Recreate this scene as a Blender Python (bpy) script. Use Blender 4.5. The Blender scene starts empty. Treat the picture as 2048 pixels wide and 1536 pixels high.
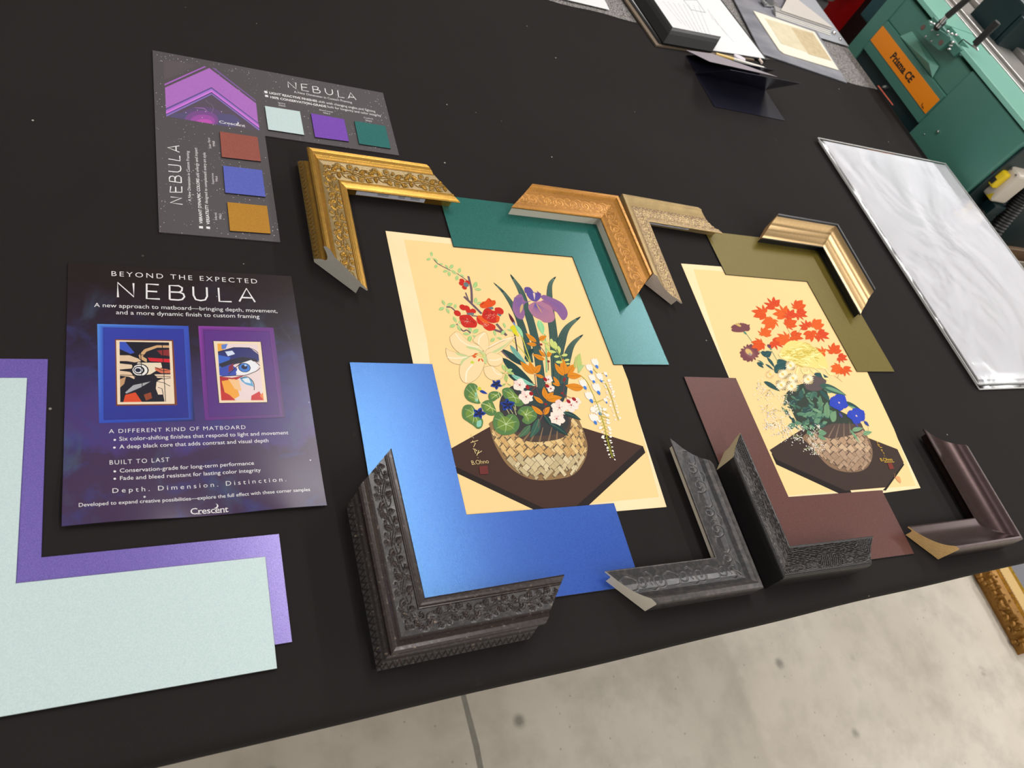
import bpy, bmesh, math, random
import numpy as np
from mathutils import Vector, Matrix

# ---------------------------------------------------------------- camera, world, lights, exposure
SC = bpy.context.scene
COL = SC.collection
T = 0.90                                   # height of the table top above the floor
F, PIT, ROL, H, YAW = 1514.2166, .8449480, .6431570, .6697538, .790
def _basis():
    s, c = math.sin, math.cos
    fw = np.array([0, c(PIT), -s(PIT)]); r0 = np.array([1., 0, 0]); u0 = np.cross(r0, fw)
    r = c(ROL)*r0 + s(ROL)*u0; u = -s(ROL)*r0 + c(ROL)*u0
    R = np.array([[c(YAW), s(YAW), 0], [-s(YAW), c(YAW), 0], [0, 0, 1]])
    return R@r, R@u, R@fw
CR, CU, CF = _basis()
CP = np.array([0, 0, H])
def ray(q): return CF + CR*(q[0]-1024)/F - CU*(q[1]-768)/F
def U(q, z=0.):                            # where the sight line of a photo pixel meets the level z above the table
    d = ray(q); return CP + (z-H)/d[2]*d
def UX(q, x):                              # ... meets the upright plane x
    d = ray(q); return CP + (x-CP[0])/d[0]*d

cd = bpy.data.cameras.new('camera'); cam = bpy.data.objects.new('camera', cd); COL.objects.link(cam)
cam.matrix_world = Matrix(((CR[0], CU[0], -CF[0], 0), (CR[1], CU[1], -CF[1], 0), (CR[2], CU[2], -CF[2], H+T), (0, 0, 0, 1)))
cd.sensor_width = 36; cd.lens = F*36/2048; cd.clip_start = .02
cd.dof.use_dof = True; cd.dof.focus_distance = .86; cd.dof.aperture_fstop = 11.0
SC.camera = cam

W = bpy.data.worlds.new('world'); SC.world = W; W.use_nodes = True
W.node_tree.nodes['Background'].inputs[0].default_value = (.80, .88, 1, 1)
W.node_tree.nodes['Background'].inputs[1].default_value = .10

CEIL = T + 1.95
def tube(x, y, ln, wd, power, col=(1, .982, .962)):
    L = bpy.data.lights.new('tube_and_fill_light', 'AREA'); L.shape = 'RECTANGLE'; L.size = wd; L.size_y = ln
    L.energy = power; L.color = col
    o = bpy.data.objects.new('tube_and_fill_light', L); COL.objects.link(o); o.location = (x, y, CEIL-.06)
    return o
for (x, y, ln, p) in ((.85, 1.12, 1.25, 22), (2.75, 2.15, 1.4, 52), (-.95, .9, 1.25, 12), (1.02, -1.3, 1.25, 22), (1.02, 3.6, 1.25, 6), (2.75, -.5, 1.2, 14), (-.95, 3.4, 1.25, 6), (-.95, -1.2, 1.25, 16), (4.6, .7, 1.25, 34), (4.6, -1.4, 1.25, 28), (2.75, -2.4, 1.25, 26)):  # rows of tubes; the camera-side ones are added fill for floor and cut ends
    tube(x, y, ln, .40 if x == .85 else .08, p)

SC.view_settings.view_transform = 'Standard'; SC.view_settings.look = 'None'
SC.view_settings.gamma = 1; SC.view_settings.use_curve_mapping = False
SC.view_settings.exposure = -0.22

# ---------------------------------------------------------------- helpers
def lin(c, k=1.0):
    r = []
    for v in c[:3]:
        v = v/255.
        r.append((v/12.92 if v <= .04045 else ((v+.055)/1.055)**2.4)*k)
    return tuple(r)
def tag(o, label=None, cat=None, group=None, kind=None):
    if label: o['label'] = label
    if cat: o['category'] = cat
    if group: o['group'] = group
    if kind: o['kind'] = kind
    return o
def empty(name, loc, rz=0, label=None, cat=None, group=None):
    o = bpy.data.objects.new(name, None); COL.objects.link(o); o.empty_display_size = .02
    o.location = loc; o.rotation_euler = (0, 0, rz)
    return tag(o, label, cat, group)
def mk(name, verts, faces, mats, parent=None, loc=None, rz=0, idx=None, smooth=None, attrs=None, cols=None):
    me = bpy.data.meshes.new(name)
    me.from_pydata([tuple(map(float, v)) for v in verts], [], [tuple(int(i) for i in f) for f in faces])
    if not isinstance(mats, (list, tuple)): mats = [mats]
    for m in mats: me.materials.append(m)
    if idx is not None: me.polygons.foreach_set('material_index', np.asarray(idx, np.int32))
    for k, v in (attrs or {}).items():
        a = me.attributes.new(k, 'FLOAT', 'POINT'); a.data.foreach_set('value', np.asarray(v, np.float32))
    if cols is not None:
        a = me.attributes.new('ink', 'FLOAT_COLOR', 'POINT'); a.data.foreach_set('color', np.asarray(cols, np.float32).ravel())
    me.validate(); me.update()
    if smooth is not None:
        me.polygons.foreach_set('use_smooth', [True]*len(me.polygons))
        me.set_sharp_from_angle(angle=math.radians(smooth))
    o = bpy.data.objects.new(name, me); COL.objects.link(o)
    if parent: o.parent = parent
    if loc is not None: o.location = loc
    if rz: o.rotation_euler = (0, 0, rz)
    return o
class MB:
    def __init__(s): s.v = []; s.f = []; s.i = []
    def add(s, v, f, i=0):
        n = len(s.v); s.v += [tuple(p) for p in v]; s.f += [tuple(a+n for a in q) for q in f]; s.i += [i]*len(f); return s
    def box(s, c, d, i=0, rz=0, M=None):
        x, y, z = (k/2 for k in d); v = [(a*x, b*y, e*z) for e in (-1, 1) for a, b in ((-1, -1), (1, -1), (1, 1), (-1, 1))]
        cs, sn = math.cos(rz), math.sin(rz)
        v = [(p[0]*cs-p[1]*sn, p[0]*sn+p[1]*cs, p[2]) for p in v]
        if M is not None: v = [tuple(M@Vector(p)) for p in v]
        v = [(p[0]+c[0], p[1]+c[1], p[2]+c[2]) for p in v]
        return s.add(v, [(3, 2, 1, 0), (4, 5, 6, 7), (0, 1, 5, 4), (1, 2, 6, 5), (2, 3, 7, 6), (3, 0, 4, 7)], i)
    def prism(s, pts, z0, z1, i=0, iside=None):
        n = len(pts); ar = sum(pts[k][0]*pts[(k+1) % n][1]-pts[(k+1) % n][0]*pts[k][1] for k in range(n))
        if ar < 0: pts = pts[::-1]
        v = [(p[0], p[1], z0) for p in pts]+[(p[0], p[1], z1) for p in pts]
        s.add(v, [tuple(range(n, 2*n))], i)
        m = len(s.v)-2*n; j = i if iside is None else iside
        s.f.append(tuple(range(m+n-1, m-1, -1))); s.i.append(j)
        for k in range(n):
            s.f.append((m+k, m+(k+1) % n, m+n+(k+1) % n, m+n+k)); s.i.append(j)
        return s
    def tube(s, pts, r, n=10, i=0, cap=True):
        pts = [Vector(p) for p in pts]; m = len(s.v); rr = r if isinstance(r, (list, tuple)) else [r]*len(pts)
        up = None
        for k, p in enumerate(pts):
            t = (pts[min(k+1, len(pts)-1)]-pts[max(k-1, 0)]).normalized()
            if up is None:
                up = t.orthogonal().normalized()
            up = (up-t*up.dot(t)).normalized(); b = t.cross(up)
            for a in range(n):
                an = 2*math.pi*a/n; s.v.append(tuple(p+(up*math.cos(an)+b*math.sin(an))*rr[k]))
        for k in range(len(pts)-1):
            for a in range(n):
                s.f.append((m+k*n+a, m+k*n+(a+1) % n, m+(k+1)*n+(a+1) % n, m+(k+1)*n+a)); s.i.append(i)
        if cap:
            s.f.append(tuple(m+a for a in range(n-1, -1, -1))); s.i.append(i)
            e = m+(len(pts)-1)*n; s.f.append(tuple(e+a for a in range(n))); s.i.append(i)
        return s
    def build(s, name, mats, parent=None, loc=None, rz=0, smooth=None, bevel=0):
        o = mk(name, s.v, s.f, mats, parent, loc, rz, s.i, smooth)
        if bevel:
            b = o.modifiers.new('bevel', 'BEVEL'); b.width = bevel; b.segments = 2; b.limit_method = 'ANGLE'; b.angle_limit = .6
        return o

# ---------------------------------------------------------------- materials
class NT:
    def __init__(s, name):
        s.m = bpy.data.materials.new(name); s.m.use_nodes = True; s.t = s.m.node_tree; s.n = s.t.nodes; s.l = s.t.links
        s.b = s.n['Principled BSDF']
    def set(s, **k):
        for a, v in k.items():
            a = a.replace('_', ' ')
            inp = s.b.inputs[a]
            if hasattr(v, 'is_output') or isinstance(v, bpy.types.NodeSocket): s.l.new(v, inp)
            else: inp.default_value = (*v, 1) if isinstance(v, tuple) and len(v) == 3 and inp.type == 'RGBA' else v
        return s
    def node(s, t, **k):
        n = s.n.new(t)
        for a, v in k.items():
            if a.startswith('_'): setattr(n, a[1:], v)
            else:
                key = int(a[1:]) if a[0] == 'i' and a[1:].isdigit() else a.replace('_', ' ')
                if isinstance(v, bpy.types.NodeSocket): s.l.new(v, n.inputs[key])
                else: n.inputs[key].default_value = (*v, 1) if isinstance(v, tuple) and len(v) == 3 and n.inputs[key].type == 'RGBA' else v
        return n
    def coord(s, kind='Object'): return s.node('ShaderNodeTexCoord').outputs[kind]
    def map(s, vec, scale=(1, 1, 1), rot=(0, 0, 0)):
        return s.node('ShaderNodeMapping', Vector=vec, Scale=scale, Rotation=rot).outputs[0]
    def noise(s, scale, detail=4, rough=.55, vec=None, dist=0):
        n = s.node('ShaderNodeTexNoise', Scale=scale, Detail=detail, Roughness=rough, Distortion=dist)
        s.l.new(vec if vec is not None else s.coord(), n.inputs['Vector']); return n.outputs[0]
    def vor(s, scale, vec=None, out='Distance'):
        n = s.node('ShaderNodeTexVoronoi', Scale=scale); s.l.new(vec if vec is not None else s.coord(), n.inputs['Vector']); return n.outputs[out]
    def ramp(s, fac, *stops):
        n = s.node('ShaderNodeValToRGB', Fac=fac); e = n.color_ramp.elements
        while len(e) < len(stops): e.new(.5)
        for k, (p, c) in enumerate(stops):
            e[k].position = p; c = (c, c, c) if not isinstance(c, tuple) else c; e[k].color = (*c, 1)
        return n.outputs[0]
    def mix(s, fac, a, b, bt='MIX'):
        n = s.n.new('ShaderNodeMix'); n.data_type = 'RGBA'; n.blend_type = bt
        for i, v in ((0, fac), (6, a), (7, b)):
            if isinstance(v, bpy.types.NodeSocket): s.l.new(v, n.inputs[i])
            else: n.inputs[i].default_value = (*v, 1) if isinstance(v, tuple) else v
        return n.outputs[2]
    def math(s, op, a, b=0.):
        n = s.n.new('ShaderNodeMath'); n.operation = op
        for i, v in enumerate((a, b)):
            if isinstance(v, bpy.types.NodeSocket): s.l.new(v, n.inputs[i])
            else: n.inputs[i].default_value = v
        return n.outputs[0]
    def attr(s, name, out='Fac'):
        n = s.n.new('ShaderNodeAttribute'); n.attribute_name = name; return n.outputs[out]
    def bump(s, h, strength=.3, dist=.001, normal=None):
        n = s.node('ShaderNodeBump', Height=h, Strength=strength, Distance=dist)
        if normal is not None: s.l.new(normal, n.inputs['Normal'])
        s.l.new(n.outputs[0], s.b.inputs['Normal']); return n.outputs[0]
def plain(name, c, rough=.5, metal=0, **k):
    t = NT(name); t.set(Base_Color=lin(c), Roughness=rough, Metallic=metal, **k); return t.m

def pearl(name, c, c2, rough=.42, metal=.3, gloss=.0, gcol=(1, 1, 1), grough=.28, spark=.14):
    """shimmering mat board: a fine fibre grain under interference flakes that mirror in their own tint"""
    t = NT(name); co = t.coord()
    n1 = t.noise(900, 2, .6, co); n2 = t.noise(2200, 1, .5, co)
    t.set(Base_Color=t.mix(t.ramp(n1, (.35, 0.), (.7, 1.)), lin(c), lin(c2)), Metallic=metal, Roughness=rough)
    t.b.inputs['Specular IOR Level'].default_value = .25
    nn = t.bump(t.mix(.4, n1, n2), spark, .0006)
    if gloss:
        g = t.node('ShaderNodeBsdfGlossy', Roughness=grough, Color=gcol, Normal=nn); mx = t.n.new('ShaderNodeMixShader')
        t.l.new(t.math('MULTIPLY', t.ramp(t.noise(1300, 2, .6, co), (.30, .45), (.72, 1.6)), gloss), mx.inputs[0])
        t.l.new(t.b.outputs[0], mx.inputs[1]); t.l.new(g.outputs[0], mx.inputs[2]); t.l.new(mx.outputs[0], t.n['Material Output'].inputs[0])
    return t.m
def wood(name, c, c2, scale=140, rough=.75):
    t = NT(name); v = t.map(t.coord(), (1, 1, 9))
    n = t.noise(scale, 4, .6, v, .6)
    t.set(Base_Color=t.mix(t.ramp(n, (.35, 0.), (.65, 1.)), lin(c), lin(c2)), Roughness=rough); t.bump(n, .15, .0005)
    return t.m
def leafed(name, base, rub, rough=.35, metal=.85, fleck=None, fl=(.62, .72), grain=300, stretch=(1, 1, 1), bump=.2, base_metal=None):
    """picture-frame finish: a wash in the hollows, brighter metal where the high spots are rubbed (attribute rub)"""
    t = NT(name); co = t.map(t.coord(), stretch)
    n = t.noise(grain, 4, .65, co); n2 = t.noise(grain*.12, 3, .6, co)
    r = t.math('ADD', t.attr('rub'), t.math('MULTIPLY', t.math('SUBTRACT', n, .5), .55))
    col = t.mix(t.ramp(r, (.28, 0.), (.62, 1.)), lin(base), lin(rub))
    col = t.mix(t.ramp(n2, (.35, .0), (.75, .3)), col, tuple(x*.55 for x in lin(base)))
    if fleck: col = t.mix(t.ramp(n, (fl[0], 0.), (fl[1], 1.)), col, lin(fleck))
    t.set(Base_Color=col, Roughness=t.ramp(n, (.3, rough-.06), (.7, rough+.1)), Metallic=metal)
    if base_metal is not None: t.l.new(t.ramp(r, (.28, base_metal), (.62, metal)), t.b.inputs['Metallic'])
    t.bump(n, bump, .0004)
    return t.m

# ---------------------------------------------------------------- room
def structure(o): o['kind'] = 'structure'; return o
t = NT('polished_concrete'); co = t.coord()
n1 = t.noise(1.6, 6, .6, co); n2 = t.noise(9, 5, .62, co); v = t.noise(5.2, 2, .5, co)
sp = t.vor(7.5, co); sp2 = t.noise(30, 2, .5, co)
c = t.mix(t.ramp(n1, (.3, 0.), (.7, 1.)), lin((188, 177, 162)), lin((214, 206, 193)))
c = t.mix(t.ramp(n2, (.45, 0.), (.8, .6)), c, lin((150, 143, 130)))
c = t.mix(t.math('MULTIPLY', t.ramp(sp, (.05, .75), (.14, 0.)), t.ramp(sp2, (.34, 0.), (.5, 1.))), c, lin((108, 104, 93)))
c = t.mix(t.ramp(t.vor(28, co), (.04, .6), (.09, 0.)), c, lin((128, 120, 106)))
t.set(Base_Color=c, Roughness=.42); t.bump(n2, .05, .002)
FLOOR = t.m
structure(MB().box((2, 1.2, -.05), (9, 9, .1)).build('floor', FLOOR))
WALLM = plain('wall_paint', (205, 205, 200), .8)
structure(MB().box((2, 1.2, CEIL+.05), (9, 9, .1)).build('ceiling', plain('ceiling_paint', (225, 225, 222), .85)))
for nm, c_, d_ in (('wall_right', (6.55, 1.2, CEIL/2), (.1, 9, CEIL)), ('wall_left', (-2.55, 1.2, CEIL/2), (.1, 9, CEIL)), ('wall_back', (2, 5.75, CEIL/2), (9.2, .1, CEIL)), ('wall_front', (2, -3.35, CEIL/2), (9.2, .1, CEIL))):
    structure(MB().box(c_, d_).build(nm, WALLM))
# the joint that runs across the slab
a, b = U((925, 1390), -T), U((962, 1536), -T)
dr = (b-a)/np.linalg.norm(b-a); pr = np.array([-dr[1], dr[0], 0])
ts = NT('joint_filler'); ts.set(Base_Color=ts.mix(ts.noise(60, 3), lin((120, 116, 108)), lin((150, 146, 136))), Roughness=.8)
jt = []
rnd = random.Random(3)
for k in range(60):
    p = a-dr*1.2+dr*(k*.05); w = .003+rnd.random()*.004; o_ = (rnd.random()-.5)*.004
    jt.append((p+pr*(w+o_), p-pr*(w-o_)))
m = MB()
for k in range(59):
    m.add([(*jt[k][0][:2], .0006), (*jt[k][1][:2], .0006), (*jt[k+1][1][:2], .0006), (*jt[k+1][0][:2], .0006)], [(0, 1, 2, 3)])
structure(m.build('trim_1', ts.m))

# ---------------------------------------------------------------- work table and its black cloth
XR, YF0, YF1 = 1.735, .0855, .1068           # right edge, front edge (slightly askew)
def yf(x): return .0892+x*.0178
def table_top_poly(x0, x1, y1, in_=0): return [(x0, yf(x0)+in_), (x1-in_, yf(x1)+in_), (x1-in_, 1.27), (x1, 1.275), (x1, y1), (x0, y1)]
t = NT('table_carpet'); co = t.coord(); n = t.noise(420, 3, .7, co); n2 = t.noise(150, 2, .6, co)
t.set(Base_Color=t.mix(t.ramp(n, (.4, 0.), (.62, 1.)), lin((62, 58, 58)), lin((168, 163, 160))), Roughness=.95); t.bump(n2, .6, .002)
CARPET = t.m
tb = empty('work_table', (.4, .8, 0), 0, 'large grey carpet topped work table under the black cloth', 'table')
def rel(o, pts, z=0): return [(p[0]-o[0], p[1]-o[1]) for p in pts]
MB().prism(rel((.4, .8), table_top_poly(-1.3, XR-.002, 2.35, .016)), T-.035, T-.0035).build('tabletop', CARPET, tb)
WHL = plain('table_leg_paint', (70, 70, 72), .5)
for lx, ly in ((-1.1, .62), (1.5, .62), (-1.1, 2.1), (1.5, 2.1)):
    MB().box((lx-.4, ly-.8, (T-.04)/2), (.07, .07, T-.04)).build('leg', WHL, tb, bevel=.004)

t = NT('black_table_cloth'); co = t.coord()
fib = t.noise(1500, 2, .6, co); big = t.noise(2.5, 4, .6, co); mid = t.noise(34, 5, .7, t.map(co, (1, .35, 1), (0, 0, .6)))
base = t.mix(t.ramp(big, (.3, 0.), (.7, 1.)), lin((33, 30, 30)), lin((37, 34, 34)))
base = t.mix(t.ramp(fib, (.4, 0.), (.68, .35)), base, lin((48, 44, 43)))
base = t.mix(t.ramp(mid, (.70, 0.), (.78, .10)), base, lin((110, 104, 98)))
lint = t.math('MULTIPLY', t.ramp(t.vor(24, co), (.022, 1.), (.036, 0.)), t.ramp(t.noise(7, 2, .5, co), (.47, 0.), (.53, 1.)))
base = t.mix(t.math('MULTIPLY', lint, .75), base, lin((196, 190, 180)))
t.set(Base_Color=base, Roughness=.88, Sheen_Weight=.0); t.b.inputs['Specular IOR Level'].default_value = .12
t.bump(fib, .35, .0006)
CLOTH = t.m
# cloth: top sheet with a soft rolled fold over the front and right edges and a hanging skirt
xs = np.concatenate([np.linspace(-1.28, XR-.012, 90)]); YB = 1.295
prof = [(0.055, 0), (.022, 0), (.010, -.0008), (.0035, -.004), (.0006, -.010), (0, -.020), (.0004, -.030), (.006, -.0375), (.04, -.0385)]
vs, fs = [], []
for i, x in enumerate(xs):
    wob = .0007*math.sin(x*9.3)+.0004*math.sin(x*23+1)
    vs.append((x, YB+.004*math.sin(x*14)+.003*math.sin(x*37+1.), T))
    for k in range(7): vs.append((x, YB-.02-(YB-.02-yf(x)-.06)*(k/6.)**1, T))
    for (dy, dz) in prof: vs.append((x, yf(x)+dy+(wob if dz < -.002 else 0), T+dz))
n = 8+len(prof)
for i in range(len(xs)-1):
    for k in range(n-1): fs.append((i*n+k, i*n+k+1, (i+1)*n+k+1, (i+1)*n+k))
# right-hand strip that turns down over the side
rp = [(0, 0), (.006, -.0008), (.0105, -.0045), (.0125, -.012), (.013, -.06), (.012, -.18)]
b0 = len(vs); ys = np.linspace(yf(XR)+.006, YB, 24)
for y in ys:
    for dx, dz in rp: vs.append((XR-.012+dx, y, T+dz))
for i in range(len(ys)-1):
    for k in range(len(rp)-1): fs.append((b0+i*6+k, b0+i*6+k+1, b0+(i+1)*6+k+1, b0+(i+1)*6+k))
cl = mk('table_cloth', vs, fs, CLOTH, smooth=50)
tag(cl, 'plain black cloth spread over the work table with specks of lint', 'tablecloth')
so = cl.modifiers.new('thick', 'SOLIDIFY'); so.thickness = .0025; so.offset = -1

# ---------------------------------------------------------------- mat board corner samples
CORE = plain('black_mat_core', (38, 35, 34), .8)
def ell(c, s1, s2, L1, L2, w):
    """L shape: inner corner c, arms run to s1 (x) and s2 (y); w = board width"""
    return [c, (c[0]+s1*L1, c[1]), (c[0]+s1*L1, c[1]-s2*w), (c[0]-s1*w, c[1]-s2*w), (c[0]-s1*w, c[1]+s2*L2), (c[0], c[1]+s2*L2)]
def mat(c, deg, s1, s2, L1, L2, w, z0, m, label, th=.0015):
    o = MB().prism(ell((0, 0), s1, s2, L1, L2, w), 0, th, 0, 1).build('corner_mat', [m, CORE], None, (c[0], c[1], T+z0), math.radians(deg))
    tag(o, label, 'mat board', 'L shaped mat board corner samples on the black cloth')
    b = o.modifiers.new('bevel', 'BEVEL'); b.width = .00025; b.segments = 1; b.limit_method = 'ANGLE'
    return o
P_TEAL = pearl('teal_pearl_board', (6, 82, 74), (20, 106, 96), .42, .20, .055, (.52, .86, 1.), .25)
P_BLUE = pearl('blue_pearl_board', (30, 60, 156), (42, 78, 174), .42, .30, .095, (.30, .72, 1.), .25)
P_OLIV = pearl('olive_pearl_board', (102, 88, 32), (116, 102, 44), .5, .15, .006, (1, .9, .6), .35)
P_MARO = pearl('maroon_pearl_board', (86, 50, 46), (101, 62, 57), .5, .12, .006, (1, .85, .8), .30)
P_PURP = pearl('purple_pearl_board', (90, 68, 164), (110, 88, 184), .40, .30, .14, (.86, .80, 1.), .30)
P_PALE = pearl('pale_mint_pearl_board', (190, 209, 210), (203, 220, 220), .5, .12)
MZ = .0009
mat((.5780, .6277), .3, -1, -1, .1825, .1815, .0915, MZ, P_TEAL, 'teal shimmering L shaped mat board above the flower print with the iris')
mat((.3232, .2599), -.8, 1, 1, .1830, .1842, .0955, MZ, P_BLUE, 'glossy blue L shaped mat board below the flower print with the iris')
mat((1.0459, .6196), 0, -1, -1, .1840, .1815, .0917, MZ, P_OLIV, 'olive green L shaped mat board above the autumn maple print')
mat((.7767, .2433), -1.3, 1, 1, .1820, .1824, .0935, MZ, P_MARO, 'maroon brown L shaped mat board left of the autumn maple print')
mat((-.0463, .2575), .3, 1, 1, .1831, .1883, .0975, .0003, P_PURP, 'purple shimmering L shaped mat board showing under the pale mint one')
mat((-.0623, .2379), 0, 1, 1, .1849, .1866, .0966, .0019, P_PALE, 'pale mint L shaped mat board lying on the purple one')

# ---------------------------------------------------------------- picture-frame corner samples
def seg_d(S, Q, pts):
    """distance of every grid point to a dense polyline"""
    d = np.full(S.shape, 1e9)
    for (a, b) in pts: d = np.minimum(d, (S-a)**2+(Q-b)**2)
    return np.sqrt(d)
def poly(pts, n=40):
    p = np.array(pts, float); out = []
    q = np.vstack([2*p[0]-p[1], p, 2*p[-1]-p[-2]])
    for k in range(1, len(q)-2):
        for t_ in np.linspace(0, 1, n, endpoint=False):
            a, b, c, d = q[k-1], q[k], q[k+1], q[k+2]
            out.append(.5*((2*b)+(c-a)*t_+(2*a-5*b+4*c-d)*t_**2+(3*b-a-3*c+d)*t_**3))
    return out+[p[-1]]
def spiral(c, r0, r1, a0, turns, n=60):
    return [(c[0]+(r0+(r1-r0)*k/n)*math.cos(a0+turns*6.2832*k/n), c[1]+(r0+(r1-r0)*k/n)*math.sin(a0+turns*6.2832*k/n)) for k in range(n+1)]
def berries(S, Q, w):
    """running vine of leaves, berries, five-petal blossoms and stems, repeating along the rail"""
    P_ = .047; k = w/.0235; Hh = np.zeros_like(S)
    def up(v):
        nonlocal Hh; Hh = np.maximum(Hh, v)
    for rep in range(-1, 5):
        s0 = rep*P_-.004
        if s0 > S.max()+.01 or s0+P_ < S.min()-.01: continue
        X, Y = S-s0, Q/k
        def berry(a, b, r, h=.0016):
            d2 = 1-((X-a)**2+(Y-b)**2)/r**2; up(np.where(d2 > 0, np.sqrt(np.maximum(d2, 0))*h, 0))
            ring = seg = np.abs(np.sqrt((X-a)**2+(Y-b)**2)-r*1.45); up(np.clip(1-ring/.00045, 0, 1)*.00045)
        def leaf(a, b, ln, wd, an, h=.0014):
            u = (X-a)*math.cos(an)+(Y-b)*math.sin(an); v = -(X-a)*math.sin(an)+(Y-b)*math.cos(an)
            tt = np.clip(u/ln, 0, 1); bw = wd/2*np.sin(np.pi*tt**.8)**.75*(1+.13*np.cos(tt*38))+1e-6
            ins = (u > 0) & (u < ln) & (np.abs(v) < bw)
            h_ = h*(1-.55*(v/bw)**2)-.0006*np.exp(-(v/.00035)**2)+.0003*np.sin((u-np.abs(v)*.9)*6.2832/.0017)
            up(np.where(ins, np.maximum(h_, .0003), 0))
        def stem(pts, r=.0006, h=.0009):
            d = seg_d(X, Y, poly(pts, 14)); up(np.where(d < r, np.sqrt(np.maximum(1-(d/r)**2, 0))*h, 0))
        stem([(0, .013), (.008, .0105), (.018, .0125), (.028, .0155), (.036, .0135), (.047, .013)], .0007, .0011)
        stem([(.004, .0145), (.014, .0135), (.026, .0175), (.034, .0170), (.043, .0150)], .0005)
        stem([(.010, .0095), (.020, .0105), (.030, .0135), (.040, .0115)], .0005)
        stem([(.014, .0125), (.017, .0085), (.021, .0062)], .00045); stem([(.030, .0150), (.033, .0185), (.038, .0200)], .00045)
        stem([(.002, .0125), (.004, .0170), (.0085, .0195), (.0115, .0180)], .00045)
        stem([(.024, .0120), (.027, .0080), (.032, .0060), (.0345, .0078)], .00045)
        stem([(.040, .0120), (.043, .0080), (.0415, .0045), (.0385, .0050)], .00045)
        leaf(.0065, .0120, .0092, .0066, -2.2); leaf(.0140, .0155, .0088, .0060, 1.0); leaf(.0265, .0135, .0090, .0064, -1.1)
        leaf(.0375, .0125, .0085, .0058, -.85); leaf(.0345, .0165, .0075, .0052, 1.35); leaf(.0455, .0140, .0075, .0052, 1.5)
        berry(.0215, .0060, .0019); berry(.0385, .0205, .0017); berry(.0115, .0180, .0015); berry(.0345, .0080, .0014); berry(.0180, .0205, .0013); berry(.0020, .0060, .0014)
        for cx, cy in ((.0265, .0200), (.0130, .0045), (.0450, .0050)):
            for q in range(5):
                berry(cx+.0021*math.cos(q*1.2566+cx*90), cy+.0021*math.sin(q*1.2566+cx*90), .00125, .0011)
            berry(cx, cy, .0009, .0013)
    edge = np.clip(np.minimum(Q, w-Q)/.0012, 0, 1)
    return Hh*edge*1.05
def scrolls(S, Q, w, hgt=.0005, P_=.044, sc=1.):
    """shallow acanthus scrollwork"""
    Hh = np.zeros_like(S); k = w/.030
    for rep in range(-1, 5):
        s0 = rep*P_+.006; fl = 1
        if s0 > S.max()+.02 or s0+P_ < S.min()-.02: continue
        X, Y = (S-s0)/sc, Q/k
        for pts, r in ((spiral((.014, .015), .0085, .0012, 3.4, 1.7), .00085), (spiral((.034, .016), .0065, .0010, .3, -1.6), .0008),
                       (poly([(.0055, .0150), (.001, .020), (-.006, .023)]), .0009), (poly([(.020, .0085), (.026, .0060), (.033, .0085), (.036, .0100)]), .0008),
                       (poly([(.022, .0200), (.027, .0240), (.033, .0235)]), .0009), (poly([(.006, .0090), (.002, .0060), (-.004, .0070)]), .0008),
                       (poly([(.018, .0240), (.012, .0255), (.007, .0235)]), .0007), (poly([(.0385, .0210), (.042, .0240), (.047, .0235)]), .0007),
                       (poly([(.024, .0130), (.026, .0165), (.024, .0195)]), .0007), (poly([(.040, .0090), (.043, .0065), (.047, .0075)]), .0007)):
            d = seg_d(X, Y, pts); Hh = np.maximum(Hh, np.where(d < r*1.6, np.cos(np.clip(d/(r*1.6), 0, 1)*1.5708)**1.3*hgt, 0))
    return Hh*np.clip(np.minimum(Q, w-Q)/.002, 0, 1)
def acanthus(S, Q, w, hgt=.00036, P_=.056):
    Hh = np.zeros_like(S); k = w/.030
    for rep in range(-1, 4):
        s0 = rep*P_+.004
        if s0 > S.max()+.02 or s0+P_ < S.min()-.02: continue
        X, Y = S-s0, Q/k
        for pts, r in ((spiral((.015, .015), .0092, .0022, 2.6, 1.25), .00062), (spiral((.037, .0165), .0070, .0018, .2, -1.15), .00058), (poly([(.0070, .0200), (.000, .0225), (-.008, .0200), (-.014, .0150)]), .0006),
                       (poly([(.0200, .0080), (.0265, .0052), (.0320, .0075)]), .0005), (poly([(.0225, .0215), (.0275, .0245), (.0325, .0235)]), .0006), (poly([(.0430, .0125), (.0470, .0085), (.0520, .0080)]), .0005), (poly([(.0260, .0120), (.0275, .0150), (.0260, .0180)]), .0004)):
            d = seg_d(X, Y, pts); Hh = np.maximum(Hh, np.where(d < r*1.5, np.cos(np.clip(d/(r*1.5), 0, 1)*1.5708)*hgt, 0))
    return Hh*np.clip(np.minimum(Q, w-Q)/.002, 0, 1)
def reeds(S, Q, w):
    wob = .00012*np.sin(S*210+Q*260)+.00012*np.sin(S*97+Q*700)+.00012*np.sin(S*511)
    ph = (Q+wob)/.0021*6.2832
    h = .00042*np.sin(ph)
    blk = (np.sin(S*74+Q*46+.8)+np.sin(S*31-Q*150) > 1.0)
    h = np.where(blk, .00042*np.sin(ph)*np.sin(S*6.2832/.0034+np.floor(ph/6.2832)*2.1), h)
    return 1.9*h*np.clip(np.minimum(Q, w-Q)/.001, 0, 1)+.0002
def band(S, Q, w):
    """running zigzag leaf on the outer edge band"""
    u = (S/.0062) % 1.0; tri = np.abs(u-.5)*2
    d = np.abs(Q/w-.15-.7*tri)
    return np.clip(1-d/.28, 0, 1)*.0007+np.clip(1-np.hypot((u-.5)*.0062, Q-w*.72)/.0011, 0, 1)*.0007

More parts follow.
